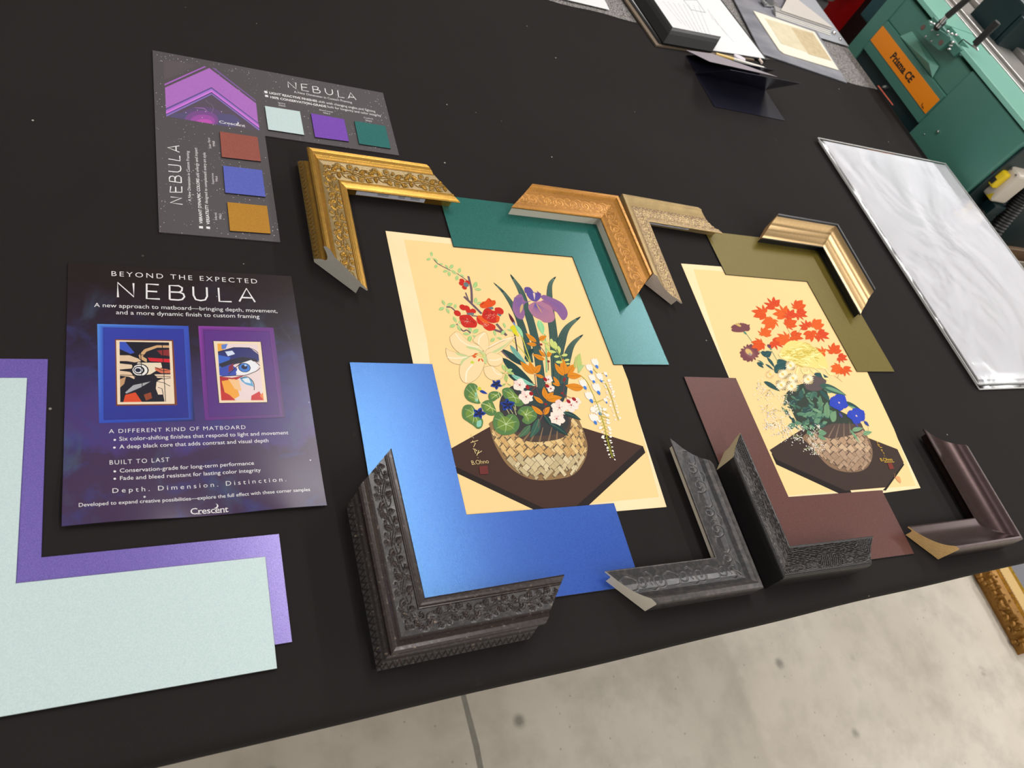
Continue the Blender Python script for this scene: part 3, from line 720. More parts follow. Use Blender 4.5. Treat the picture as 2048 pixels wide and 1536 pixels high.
for pl in ((0, 22, 20, 22, 36, 27), (0, 34, 26, 36, 28, 44), (0, 47, 22, 50, 30, 60), (70, 42, 84, 48, 100, 46), (72, 66, 86, 68, 98, 74), (84, 88, 82, 78, 74, 76), (40, 34, 84, 34), (0, 20, 100, 23), (0, 55, 100, 58), (42, 0, 44, 100), (86, 0, 88, 100), (70, 60, 86, 62, 100, 60)):
    S.line(I(*pl), .0006, (18, 16, 26))
I = framed((785, 403, 1183, 412, 1247, 888, 820, 903), (812, 424, 1160, 432, 1218, 873, 842, 885), (862, 481, 1119, 485, 1154, 810, 893, 813), (866, 483, 1115, 487, 1150, 806, 897, 810), (886, 496, 1098, 500, 1132, 796, 907, 797),
           (150, 60, 170), (100, 34, 130), (48, 18, 76), ((92, 38, 134), (88, 30, 130), (66, 20, 104), (82, 34, 128)), (40, 18, 40))
for pts, cl in (((0, 0, 100, 0, 100, 100, 0, 100), (236, 214, 214)), ((0, 0, 22, 0, 14, 12, 0, 18), (240, 170, 60)), ((10, 2, 26, 0, 20, 9, 10, 10), (90, 130, 210)), ((0, 14, 40, 6, 80, 6, 100, 18, 100, 30, 60, 24, 20, 30, 0, 34), (34, 38, 110)), ((18, 14, 36, 12, 42, 18, 24, 22), (214, 226, 244)), ((0, 20, 30, 24, 20, 40, 0, 44), (52, 98, 200)),
                ((0, 36, 30, 28, 60, 23, 90, 26, 100, 32, 80, 30, 40, 36, 10, 46), (30, 26, 52)), ((0, 44, 30, 36, 44, 44, 40, 56, 12, 58, 0, 56), (50, 72, 176)), ((24, 40, 36, 34, 34, 46, 22, 50), (136, 26, 60)),
                ((40, 50, 56, 34, 80, 28, 98, 38, 88, 48, 64, 54, 42, 54), (236, 238, 244)), ((0, 58, 30, 60, 60, 56, 34, 66, 16, 80, 0, 100), (176, 30, 40)), ((4, 66, 36, 62, 44, 92, 30, 98, 10, 88), (244, 166, 56)), ((20, 62, 46, 64, 50, 84, 34, 80), (246, 196, 140)),
                ((0, 82, 20, 90, 34, 100, 0, 100), (198, 38, 34)), ((48, 60, 62, 58, 76, 62, 80, 76, 62, 72, 52, 66), (104, 168, 214)), ((54, 62, 70, 60, 74, 70, 60, 68), (226, 234, 242)), ((72, 92, 92, 84, 100, 100, 70, 100), (206, 48, 50)), ((92, 92, 100, 86, 100, 100), (236, 130, 60))):
    S.fill(I(*pts), cl)
for c_, r in (((62, 42), (.0060, (22, 22, 40))), ((62, 42), (.0053, (58, 122, 210))), ((62, 41), (.0030, (22, 26, 64))), ((65, 38), (.0012, (170, 210, 246)))): S.disc(I(*c_)[0], r[0], r[0]*.95, r[1])
for pl in ((0, 40, 30, 30, 60, 24, 100, 32), (22, 54, 44, 40, 60, 32, 84, 28, 100, 38), (36, 56, 60, 56, 90, 48, 100, 42), (0, 58, 40, 56), (0, 16, 40, 7, 84, 8, 100, 16), (50, 62, 66, 58, 80, 68, 80, 82)): S.line(I(*pl), .0007, (20, 18, 30), 4)
fly = S.build('promotional_flyer', [FLY, ink('glossy_flyer_ink', .27, .6)])
tag(fly, 'dark purple glossy flyer with two framed pictures and white lettering on the black cloth', 'flyer')
so = None

# ---- L shaped swatch card
t = NT('swatch_card_stock'); co = t.coord()
sk = t.math('MULTIPLY', t.ramp(t.vor(260, co), (.10, 1.), (.17, 0.)), t.ramp(t.noise(36, 3, .6, co), (.44, 0.), (.66, 1.)))
sk2 = t.math('MULTIPLY', t.ramp(t.vor(120, co), (.045, 1.), (.08, 0.)), t.ramp(t.noise(22, 2, .5, co), (.45, 0.), (.56, 1.)))
c = t.mix(t.math('MAXIMUM', sk, sk2), lin((76, 70, 74)), lin((235, 232, 235)))
t.set(Base_Color=c, Roughness=.5)
CARD = t.m
card = empty('swatch_card', (.0493, .9136, T), 0, 'grey starry L shaped sample card with six colour chips, left of the gold corner', 'sample card')
CI = ink('satin_card_ink', .5, .4)
S = Sheet((.0493, .9136), 0, .0016, 2.2e-6)
S.paper(ccw([(.0021, 0), (.3029, 0), (.3029, -.1279), (.1262, -.1279), (.1262, -.3036), (0, -.3036)]), .0014)
q = zc(310, 110, 8.904)
MG = (104, 78, 112)
S.fill(q(155, 80, 720, 175, 430, 330, 165, 460), (92, 82, 88)); S.fill(q(165, 440, 860, 190, 975, 215, 175, 580), (84, 76, 80))
S.fill(q(170, 515, 880, 200, 912, 208, 172, 545), (172, 98, 200)); S.fill(q(1010, 225, 1060, 232, 1790, 800, 1800, 832), (122, 88, 154))
S.fill(q(178, 580, 965, 232, 1800, 862, 1838, 1205, 1005, 572, 195, 950), (176, 110, 196))
rnd = random.Random(5)
for k in range(500):
    u, v_ = rnd.random(), rnd.random(); A_ = np.array(q(178, 580, 195, 950)); 
    p0 = np.array([178+(965-178)*min(1, u*2), 580+(232-580)*min(1, u*2)]) if u < .5 else np.array([965+(1800-965)*(u*2-1), 232+(862-232)*(u*2-1)])
    p1 = np.array([195+(1005-195)*min(1, u*2), 950+(572-950)*min(1, u*2)]) if u < .5 else np.array([1005+(1838-1005)*(u*2-1), 572+(1205-572)*(u*2-1)])
    p = p0*(1-v_)+p1*v_; e = 7+rnd.random()*12
    S.fill(q(p[0], p[1], p[0]+e, p[1]+e*.7, p[0]+e*1.2, p[1]+e*1.1, p[0]+e*.2, p[1]+e*.4), rnd.choice(((150, 92, 176), (196, 136, 214), (164, 98, 178))), same=k > 0)
S.fill(q(195, 950, 1005, 572, 1838, 1205, 1845, 1235, 1005, 600, 196, 985), (92, 78, 140))
S.grad(q(196, 975, 1005, 596, 1008, 660, 197, 1050), [(146, 96, 190), (150, 110, 206), (226, 134, 232), (226, 124, 232)]); S.grad(q(1005, 596, 1848, 1230, 1856, 1300, 1008, 660), [(150, 110, 206), (150, 100, 190), (226, 134, 232), (226, 124, 232)])
S.fill(q(197, 1050, 1008, 664, 1858, 1304, 1860, 1318, 1008, 680, 198, 1064), (70, 56, 120)); S.fill(q(198, 1064, 1008, 680, 1860, 1318, 1860, 1350, 1010, 704, 205, 1098), (138, 112, 190))
S.fill(q(205, 1098, 1010, 704, 1860, 1350, 1200, 1262), (88, 76, 92))
for ctr, rx, ry, cl in (((840, 1150), 420, 230, (96, 76, 116)), ((1250, 1180), 260, 130, (86, 80, 122)), ((470, 1100), 200, 70, (88, 80, 118)), ((830, 1160), 300, 170, (122, 76, 142)), ((850, 1180), 220, 120, (156, 78, 164)), ((870, 1205), 150, 65, (190, 84, 182))):
    pts = []
    for k in range(28):
        an = 6.2832*k/28; x_, y_ = ctr[0]+rx*math.cos(an), ctr[1]+ry*math.sin(an)
        lo_ = 1098+(x_-205)*(1262-1098)/995. if x_ < 1200 else 1262+(x_-1200)*.133
        x_ = min(max(x_, 215), 1820); up_ = 1098-(x_-205)*.4894 if x_ < 1010 else 704+(x_-1010)*.76
        pts += [(x_, min(max(y_, up_+6), lo_-4))]
    S.fill(q(*[k for p in pts for k in p]), cl)
S.line(q(700, 930, 780, 945, 860, 950, 920, 990, 940, 1010), .0012, (170, 120, 186), 5, (.3, 1, .2)); S.line(q(905, 800, 940, 850, 1010, 890, 1040, 960, 1000, 1040), .0007, (128, 100, 136), 5)
for p in ((755, 983), (900, 1006), (550, 1028), (840, 1115), (1185, 1008), (1310, 1262)): S.disc(q(*p)[0], .0005, .0005, (236, 226, 240))
a, b, c_ = q(1145, 1210, 1610, 1285, 1150, 1165); crescent_mark(S, a, b, c_, .67, .55, WHITE)
# wide title and copy, first reading along the top arm, then turned along the left arm
q = zc(520, 150, 7.062)
for pl in ((402, 178, 392, 95, 510, 198, 505, 108), (668, 136, 582, 126, 592, 216, 690, 234), (587, 170, 662, 178), (755, 248, 742, 160, 800, 166, 822, 180, 816, 200, 800, 208, 748, 202), (800, 208, 840, 218, 852, 236, 840, 254, 815, 256, 755, 248), (916, 188, 926, 240, 950, 268, 985, 282, 1020, 270, 1026, 250, 1016, 204), (1096, 216, 1110, 312, 1192, 324), (1250, 330, 1278, 250, 1358, 352), (1264, 310, 1330, 318)):
    S.line(q(*pl), .0013, WHITE)
def tx(body, x0, y0, x1, y1, dx, dy, sp=1., bold=0., col=WHITE):
    (a, b, c_) = q(x0, y0, x1, y1, x0+dx, y0-dy); S.text(body, a, b, c_, col, sp, bold)
tx('A New Dimension in Custom Framing', 482, 252, 1300, 402, 0, 28)
S.fill(q(58, 222, 102, 228, 108, 260, 66, 256), WHITE); S.fill(q(68, 280, 112, 284, 120, 314, 74, 308), WHITE)
tx('LIGHT REACTIVE FINISHES', 134, 266, 810, 385, 0, 30, 1., .022); tx('shift with changing angles and lighting', 830, 388, 1630, 530, 0, 30)
tx('100% CONSERVATION-GRADE', 148, 326, 938, 460, 0, 30, 1., .022); tx('built for longevity and color integrity', 955, 460, 1712, 592, 0, 30)
LB = (226, 222, 226)
tx('Ignite', 258, 400, 358, 418, 0, 20, col=LB); tx('9960', 262, 438, 362, 452, 0, 20, col=LB); tx('Shockwave', 838, 500, 1030, 534, 0, 20, col=LB); tx('9961', 895, 545, 985, 560, 0, 20, col=LB); tx('Cosmos', 1468, 612, 1598, 630, 0, 20, col=LB); tx('9962', 1492, 652, 1582, 666, 0, 20, col=LB)
q = zc(305, 260, 6.981)
for pl in ((250, 1018, 245, 1015, 402, 1038, 262, 942, 420, 945), (420, 1038, 250, 1014), ):
    pass
def turn(*k): return q(*k)
for pl in ((420, 1040, 248, 1016, 408, 950, 252, 935), (255, 785, 245, 868, 410, 870, 408, 790), (326, 868, 322, 795), (402, 738, 236, 715, 236, 668, 252, 648, 286, 645, 312, 660, 316, 722), (316, 680, 330, 648, 368, 640, 398, 660, 402, 738), (222, 576, 350, 588, 388, 572, 396, 542, 388, 505, 350, 495, 218, 484), (222, 404, 384, 432, 380, 362), (378, 312, 212, 246, 374, 222), (330, 292, 328, 234)):
    S.line(turn(*pl), .0013, WHITE)
def tv(body, x0, y0, x1, y1, dx, sp=1., bold=0., col=WHITE):
    a, b, c_ = q(x0, y0, x1, y1, x0-dx, y0); S.text(body, a, b, c_, col, sp, bold)
tv('A New Dimension in Custom Framing', 540, 998, 508, 296, 42)
S.fill(q(650, 1342, 704, 1345, 706, 1378, 650, 1372), WHITE); S.fill(q(750, 1348, 802, 1352, 804, 1385, 752, 1378), WHITE)
tv('VIBRANT DYNAMIC COLORS', 700, 1312, 650, 680, 44, 1., .022); tv('add energy and impact', 652, 668, 622, 250, 42)
tv('VERSATILITY', 800, 1322, 774, 1045, 44, 1., .022); tv('designed to complement every art style', 772, 1030, 740, 318, 42)
tv('Solar Flare', 822, 262, 800, 112, 34, col=LB); tv('9965', 880, 232, 866, 155, 34, col=LB); tv('Supernova', 860, 758, 850, 605, 32, col=LB); tv('9964', 914, 725, 908, 648, 32, col=LB); tv('Inferno', 902, 1258, 896, 1155, 34, col=LB); tv('9963', 968, 1250, 962, 1172, 34, col=LB)
S.build('card_board', [CARD, CI], (0, 0, .0016), card)
def chip(px, m, label):
    p = [U(k, .003) for k in px]; L_ = ccw([(v_[0]-.0493, v_[1]-.9136) for v_ in p])
    o = MB().prism(L_, 0, .0014, 0, 1).build('colour_chip', [m, CORE], card, (0, 0, .00185)); o['label'] = label
qa, qb = zc(520, 150, 7.062), zc(305, 260, 6.981)
chip(qa(68, 438, 562, 516, 624, 848, 118, 772), P_PALE, 'pale mint chip'); chip(qa(718, 542, 1186, 626, 1256, 940, 778, 878), pearl('violet_chip_board', (112, 66, 168), (128, 82, 184), .5, .15), 'violet chip'); chip(qa(1334, 650, 1768, 722, 1846, 1040, 1400, 972), pearl('deep_teal_chip_board', (36, 98, 96), (46, 112, 108), .5, .15), 'deep teal chip')
chip(qb(940, 22, 1466, 100, 1514, 440, 968, 378), pearl('rust_chip_board', (142, 76, 66), (156, 90, 80), .5, .15), 'rust chip'); chip(qb(986, 500, 1528, 562, 1578, 934, 1016, 876), pearl('blue_chip_board', (84, 92, 178), (98, 108, 192), .5, .15), 'blue chip'); chip(qb(1044, 1008, 1598, 1062, 1650, 1448, 1082, 1408), pearl('ochre_chip_board', (168, 118, 36), (186, 134, 48), .5, .15), 'ochre chip')

# ---------------------------------------------------------------- the two flower prints
PAPER = NT('aged_print_paper'); co = PAPER.coord()
PAPER.set(Base_Color=PAPER.mix(PAPER.ramp(PAPER.noise(14, 5, .6, co), (.35, 0.), (.7, 1.)), lin((254, 228, 184), .95), lin((250, 221, 172), .95)), Roughness=.75)
PAPER.bump(PAPER.noise(260, 3, .6, co), .06, .0004)
PI = ink('woodblock_ink', .7, .15)
BR, DG, MG_, LG, OR_, RD = (72, 58, 62), (38, 68, 68), (92, 128, 72), (178, 206, 128), (226, 140, 34), (206, 44, 34)
def sprig(S, q, c, n, r, col, vein, rot=0., spread=6.28, w=.40):
    x, y = c
    for k in range(n):
        a = rot+spread*k/max(1, n-(0 if spread > 6 else 1)); S.leaf(q(x+r*.12*math.cos(a), y+r*.12*math.sin(a))[0], q(x+r*math.cos(a), y+r*math.sin(a))[0], w, col, 0, vein, .0005, 1.15)
def weave(S, q, out, cx, cy, rx, ry, cols, lc, rows, ncol, sq, lo=None):
    """plaited bamboo: short slats in zig-zag rows, clipped to the basket outline (zoom coordinates)"""
    P_ = np.array(out, float)
    def inside(x, y):
        c = False; j = len(P_)-1
        for i in range(len(P_)):
            if (P_[i][1] > y) != (P_[j][1] > y) and x < (P_[j][0]-P_[i][0])*(y-P_[i][1])/(P_[j][1]-P_[i][1])+P_[i][0]: c = not c
            j = i
        return c
    rnd = random.Random(11); hw = rx/ncol
    vs, fs, cs, lv, lf = [], [], [], [], []
    for r in range(rows):
        for k in range(-ncol, ncol+1):
            for sg in (-1, 1):
                v0 = -1+2*(r+.5)/rows+(.5/rows if k % 2 else 0)
                u0 = (k+.5*(sg > 0))/ncol
                if abs(u0) > 1: continue
                fx = math.sin(max(-1, min(1, u0))*1.40)/math.sin(1.40)
                yy = cy+ry*v0+ry*.10*(1-fx*fx); xx = cx+rx*fx
                ln, wd = hw*1.45, hw*.44*max(.4, math.cos(u0*1.2)); a = sg*.78+rnd.uniform(-.1, .1); d = np.array([math.cos(a)*max(.45, math.cos(u0*1.25)), math.sin(a)*sq]); nn = np.array([-math.sin(a)*max(.45, math.cos(u0*1.25)), math.cos(a)*sq])
                c_ = np.array([xx, yy]); pts = [c_-d*ln-nn*wd, c_+d*ln-nn*wd, c_+d*ln+nn*wd, c_-d*ln+nn*wd]
                if not all(inside(*p) for p in pts): 
                    pts = [c_+(p-c_)*.6 for p in pts]
                    if not all(inside(*p) for p in pts): continue
                col = rnd.choice(cols)
                if yy > cy+ry*.35 and lo: col = rnd.choice(lo)
                S.fill(q(*[t_ for p in [c_+(p-c_)*1.13+(0 if False else 0) for p in pts] for t_ in p]), lc); S.fill(q(*[t_ for p in pts for t_ in p]), col)
                for e in (-.4, .35): S.line(q(*(c_+d*ln*e-nn*wd), *(c_+d*ln*e+nn*wd)), .0003, tuple(int(x*.8) for x in col))

# ---- print with the iris
S = Sheet((.3074, .6442), 0, .0007, 4.5e-7)
S.paper(ccw([(0, 0), (.2896, -.006), (.2843, -.1967), (.2712, -.3971), (.20, -.3962), (-.0074, -.3927), (-.0038, -.1992)]), .0004)
q2 = zc(760, 440, 6.4); q3 = zc(1000, 540, 6.4); q4 = zc(820, 600, 5.908); q5 = zc(900, 700, 5.486); q6 = zc(1000, 650, 5.486); q7 = zc(880, 800, 4.655)
S.fill([(807.7, 479), (1160, 512), (1256, 760), (1318, 994), (900, 1034), (853.8, 680)], (252, 217, 154))
S.fill(q7(60, 475, 470, 245, 755, 82, 1340, 260, 1890, 430, 1270, 985, 1100, 1080, 960, 1005, 150, 622), (72, 50, 44))
S.fill(q7(60, 580, 150, 622, 960, 1005, 1100, 1080, 1100, 1130, 870, 1020, 165, 686, 60, 640), (42, 34, 32)); S.fill(q7(1890, 430, 1912, 490, 1390, 975, 1270, 1080, 1100, 1130, 1100, 1080, 1270, 985), (44, 35, 33))
BK = (445, 790, 440, 850, 470, 980, 530, 1110, 620, 1250, 740, 1350, 880, 1415, 1020, 1430, 1180, 1415, 1320, 1385, 1420, 1310, 1490, 1180, 1510, 1060, 1480, 930, 1430, 800, 1380, 740, 1100, 690, 700, 690)
S.fill(q5(*BK), (150, 118, 80), 4)
out = smooth([(BK[i], BK[i+1]) for i in range(0, len(BK), 2)], 4)
weave(S, q5, out, 970, 1060, 530, 385, ((226, 188, 126), (214, 172, 112), (232, 200, 142), (206, 164, 106)), (104, 88, 70), 8, 7, 1.0, ((214, 194, 152), (200, 180, 138), (222, 204, 164)))
S.fill(q5(620, 800, 760, 960, 900, 1010, 1080, 1000, 1240, 960, 1320, 860, 1260, 700, 700, 640), (84, 68, 60), 4)
S.fill(q5(560, 720, 700, 880, 860, 930, 1060, 940, 1260, 880, 1300, 760, 1200, 560, 1000, 420, 720, 380, 560, 520), (62, 60, 62), 4)
for pl in ((800, 1000, 900, 880), (880, 1010, 960, 860), (980, 1010, 1020, 850), (1080, 1000, 1120, 840), (1170, 980, 1180, 850), (740, 960, 820, 850)): S.line(q5(*pl), .0022, (140, 112, 84), taper=(1, .3))
# tall sword leaves
VN = (120, 146, 128)
for pl, w in (((1665, 690, 1800, 880, 1860, 1060, 1900, 1250, 1990, 1530), .0085), ((1450, 800, 1600, 950, 1740, 1180, 1830, 1450, 1900, 1640), .0085)): S.blade(q2(*pl), w, DG, VN)
S.blade(q3(130, 60, 250, 260, 350, 520, 440, 850, 500, 1200, 540, 1560), .0115, DG, VN, 6); S.blade(q3(0, 230, 140, 420, 250, 640, 330, 900, 380, 1180), .0100, DG, VN)
S.blade(q3(715, 85, 640, 200, 640, 480, 680, 800, 700, 1100, 720, 1500), .0120, DG, VN, 7); S.blade(q3(1035, 595, 860, 740, 780, 940, 740, 1200, 740, 1560), .0120, DG, VN, 7); S.blade(q3(1065, 825, 930, 950, 860, 1120, 830, 1350, 800, 1620), .0105, DG, VN, 6)
S.fill(q6(150, 560, 440, 700, 700, 640, 720, 760, 640, 880, 300, 860), (56, 72, 72), 4)
for a in ((20, 265, 330, 470, .26, DG), (25, 360, 370, 640, .28, DG), (110, 220, 290, 430, .25, (120, 178, 160)), (370, 262, 270, 380, .3, DG), (85, 545, 390, 660, .28, DG), (120, 545, 385, 665, .22, (140, 204, 180))):
    S.leaf(q6(a[0], a[1])[0], q6(a[2], a[3])[0], a[4], a[5], -.04, (24, 50, 54), .0004)
# stems and buds
for pl, w, c_ in (((130, 160, 260, 300, 330, 420), .0012, (206, 204, 80)), ((240, 130, 300, 300, 360, 480), .0014, (206, 204, 80)), ((490, 100, 505, 260, 510, 520), .0022, (150, 200, 140)), ((160, 100, 175, 200, 190, 290), .0016, (72, 60, 72)), ((0, 30, 60, 110), .0030, (110, 92, 104)), ((0, 270, 90, 360), .0022, (110, 92, 104))): S.line(q6(*pl), w, c_, 4)
S.leaf(q3(195, 700)[0], q3(295, 870)[0], .30, (150, 212, 160), .05, (210, 240, 200)); S.leaf(q3(500, 640)[0], q3(550, 830)[0], .42, (150, 212, 150), 0, (220, 244, 206)); S.fill(q3(130, 740, 180, 710, 220, 800, 240, 850, 180, 820), (224, 214, 40), 3)
S.leaf(q3(190, 700)[0], q3(108, 550)[0], .26, (96, 32, 48)); S.leaf(q3(195, 715)[0], q3(165, 660)[0], .35, (110, 150, 210))
# iris bloom
IV, IP, IL = (112, 92, 160), (150, 104, 150), (178, 122, 150)
S.fill(q3(320, 400, 270, 310, 200, 340, 165, 420, 160, 500, 190, 570, 230, 620, 290, 630, 318, 560, 300, 480, 320, 430, 400, 395), IP, 4)
S.fill(q3(520, 350, 560, 320, 620, 340, 720, 380, 800, 430, 850, 500, 865, 570, 840, 625, 800, 640, 740, 560, 700, 500, 620, 430), (142, 100, 152), 4)
S.fill(q3(400, 430, 360, 460, 380, 530, 440, 600, 520, 640, 570, 672, 660, 668, 700, 620, 690, 560, 660, 480, 600, 420, 520, 400, 450, 405), IL, 4)
S.fill(q3(530, 400, 600, 390, 660, 430, 720, 500, 725, 540, 680, 510, 640, 460), (150, 98, 146), 4)
S.fill(q3(310, 240, 330, 220, 380, 225, 420, 270, 400, 300, 350, 300, 320, 290), (100, 78, 150), 4); S.fill(q3(340, 300, 400, 270, 450, 290, 520, 300, 515, 360, 470, 400, 410, 395, 360, 350), (96, 80, 156), 4); S.fill(q3(470, 265, 500, 290, 525, 340, 500, 350), (108, 70, 140))
for k in range(9):
    a = 2.0+k*.28; S.line(q3(390, 395, 390+(k*3-130)+60*math.cos(a), 400+220*math.sin(a)*.3+k*12), .0009, IV, taper=(.3, 1, .1))
for k in range(11):
    S.line(q3(450, 425, 400+k*26, 560+60*math.sin(k*.32)), .0010, IV, taper=(1, .7, .1))
for k in range(8):
    S.line(q3(185+k*14, 360-abs(k-3)*3, 175+k*10, 480+k*16), .0008, IV, taper=(1, .1)); S.line(q3(560+k*30, 345+k*16, 590+k*32, 400+k*24), .0008, IV, taper=(1, .1))
S.leaf(q3(460, 425)[0], q3(540, 560)[0], .10, (216, 168, 92)); S.leaf(q3(290, 430)[0], q3(255, 560)[0], .2, (206, 170, 120)); S.fill(q3(420, 300, 440, 292, 450, 320, 440, 385, 432, 350), (228, 200, 190), 3); S.line(q3(470, 410, 520, 400, 545, 385), .0009, (236, 170, 190), 3)
# flowering quince
BRN = (112, 92, 102)
for pl, w in (((680, 490, 740, 560, 880, 635, 1000, 695, 1110, 775), .0011), ((1130, 720, 1160, 840, 1170, 900, 1175, 1040, 1165, 1065), .0030), ((1075, 980, 1165, 1065, 1300, 1200), .0032), ((1095, 930, 1130, 1020), .0018), ((1490, 1330, 1540, 1390, 1620, 1480), .0036), ((1450, 1400, 1540, 1430, 1600, 1440), .0034), ((850, 1115, 910, 1120, 960, 1165), .0018), ((980, 1330, 1060, 1420, 1110, 1410, 1160, 1450), .0018), ((1170, 1225, 1260, 1235), .0014)): S.line(q2(*pl), w, BRN, 4)
for c_, n, r, ro in (((660, 480), 3, 75, 2.6), ((740, 560), 3, 70, 2.2), ((885, 640), 5, 85, .3), ((1000, 695), 4, 85, 1.9), ((1190, 890), 2, 110, -1.1), ((1215, 1085), 2, 95, -1.4), ((840, 1110), 4, 100, 1.1), ((985, 1330), 4, 105, 2.7), ((1170, 1460), 5, 110, -.6), ((955, 1150), 1, 75, -1.4), ((1610, 1400), 3, 90, -1.9), ((1480, 1500), 3, 90, 2.4)):
    sprig(S, q2, c_, n, r, (164, 206, 128), (232, 236, 190), ro, 6.28 if n > 2 else 1.1)
for c_, n, r, ro in (((1120, 850), 4, 95, -1.9),): sprig(S, q4, c_, n, r, (170, 206, 120), (236, 232, 180), ro)
for c_, n, r, ro in (((60, 530), 4, 90, -1.6), ((70, 640), 3, 60, 2.6)): sprig(S, q6, c_, n, r, (176, 208, 122), (200, 70, 40), ro)
for c_, r in (((1050, 780), 30), ((1040, 815), 28), ((1080, 865), 28), ((1120, 800), 28), ((1060, 1120), 38), ((1110, 1130), 36), ((1140, 1170), 36), ((1195, 1165), 30), ((990, 1195), 38), ((1530, 1165), 48), ((1500, 1150), 30)): S.disc(q2(*c_)[0], r*.000118, r*.000118, RD)
for pts in ((1070, 810, 1110, 800, 1140, 840, 1110, 860, 1080, 850), (1110, 1195, 1190, 1190, 1200, 1215, 1130, 1215), (1370, 1120, 1440, 1115, 1450, 1140, 1400, 1145), (1500, 1205, 1550, 1210, 1540, 1235)): S.fill(q2(*pts), (104, 124, 130), 2)
for pts, cl in (((1275, 1090, 1310, 1050, 1350, 1040, 1390, 1000, 1430, 1030, 1470, 1030, 1480, 1070, 1450, 1100, 1400, 1120, 1310, 1130), (230, 84, 30)), ((1020, 1230, 1090, 1215, 1150, 1220, 1200, 1270, 1240, 1310, 1230, 1370, 1160, 1380, 1080, 1370, 1030, 1310), RD), ((1240, 1235, 1320, 1240, 1390, 1310, 1470, 1350, 1470, 1400, 1400, 1420, 1340, 1390, 1310, 1350, 1250, 1320), (216, 50, 32)),
                ((1245, 1232, 1310, 1230, 1370, 1290, 1390, 1330, 1310, 1310), (234, 96, 34)), ((1310, 1200, 1340, 1140, 1390, 1130, 1440, 1160, 1500, 1170, 1500, 1230, 1530, 1270, 1500, 1310, 1430, 1320, 1370, 1290, 1310, 1250), RD), ((1490, 1230, 1530, 1240, 1520, 1300, 1490, 1310), (230, 84, 30))): S.fill(q2(*pts), cl, 3)
for pl in ((1050, 1260, 1110, 1290, 1190, 1300, 1210, 1330), (1330, 1220, 1380, 1190, 1340, 1160), (1430, 1170, 1440, 1220), (1370, 1270, 1420, 1250), (1290, 1090, 1330, 1060), (1400, 1010, 1420, 1050)): S.line(q2(*pl), .0006, (120, 20, 22), 3)
rnd = random.Random(2)
for cx, cy in ((1420, 1225), (1110, 1300), (1340, 1345)): S.dots([(*S.L(q2(cx+rnd.gauss(0, 28), cy+rnd.gauss(0, 17))[0]), rnd.uniform(.7, 1.2)) for _ in range(34)], .00035, (250, 210, 190))
# white lily
LI, LO = (250, 220, 168), (150, 122, 80)
for pts in ((470, 440, 540, 375, 600, 400, 680, 480, 820, 545, 860, 600, 680, 670, 560, 610, 490, 530), (425, 570, 470, 600, 560, 625, 690, 670, 640, 740, 580, 765, 480, 730, 430, 650), (740, 480, 790, 420, 890, 380, 930, 480, 925, 590, 890, 620, 820, 545), (900, 590, 1210, 435, 1215, 470, 1030, 640, 900, 650), (900, 650, 960, 620, 1080, 660, 1090, 740, 1020, 785, 930, 760), (580, 840, 600, 740, 660, 680, 780, 660, 870, 690, 870, 790, 800, 920, 690, 985, 620, 960, 590, 900), (870, 800, 960, 780, 1040, 830, 1100, 890, 1060, 940, 960, 945, 890, 890)):
    S.fill(q4(*pts), LI, 4)
    S.line(q4(*pts, pts[0], pts[1]), .00028, LO, 4)
for pl, w, c_ in (((540, 400, 600, 480, 700, 540, 810, 560), .0013, (252, 240, 214)), ((880, 390, 820, 450, 810, 530), .0013, (252, 240, 214)), ((930, 560, 1060, 490, 1200, 445), .0013, (252, 240, 214)), ((440, 680, 560, 690, 680, 675), .0013, (252, 240, 214)), ((660, 970, 670, 850, 740, 760), .0016, (252, 240, 214)), ((940, 710, 1010, 715, 1080, 690), .0012, (252, 240, 214)), ((970, 790, 1010, 860, 1080, 890), .0012, (252, 240, 214))): S.line(q4(*pl), w, c_, 4)
for pts in ((660, 550, 760, 560, 860, 610, 890, 640, 870, 660, 800, 600, 700, 580), (540, 620, 640, 650, 690, 668, 620, 668, 560, 650), (600, 730, 640, 690, 720, 665, 640, 720, 600, 780), (960, 620, 1100, 540, 1200, 470, 1060, 600), (870, 640, 905, 680, 900, 760, 870, 720)): S.fill(q4(*pts), (200, 212, 150), 3)
for pl in ((880, 640, 770, 650), (880, 650, 790, 690), (885, 660, 820, 700), (890, 650, 850, 705)): S.line(q4(*pl), .0006, (216, 222, 120))
for c_, a in (((775, 640), .4), ((765, 675), .35), ((815, 710), .9), ((852, 712), -1.2), ((750, 660), .4)): S.disc(q4(*c_)[0], .0026, .0011, (226, 96, 36), a)
S.disc(q4(735, 738)[0], .0026, .0019, (206, 214, 70), .3)
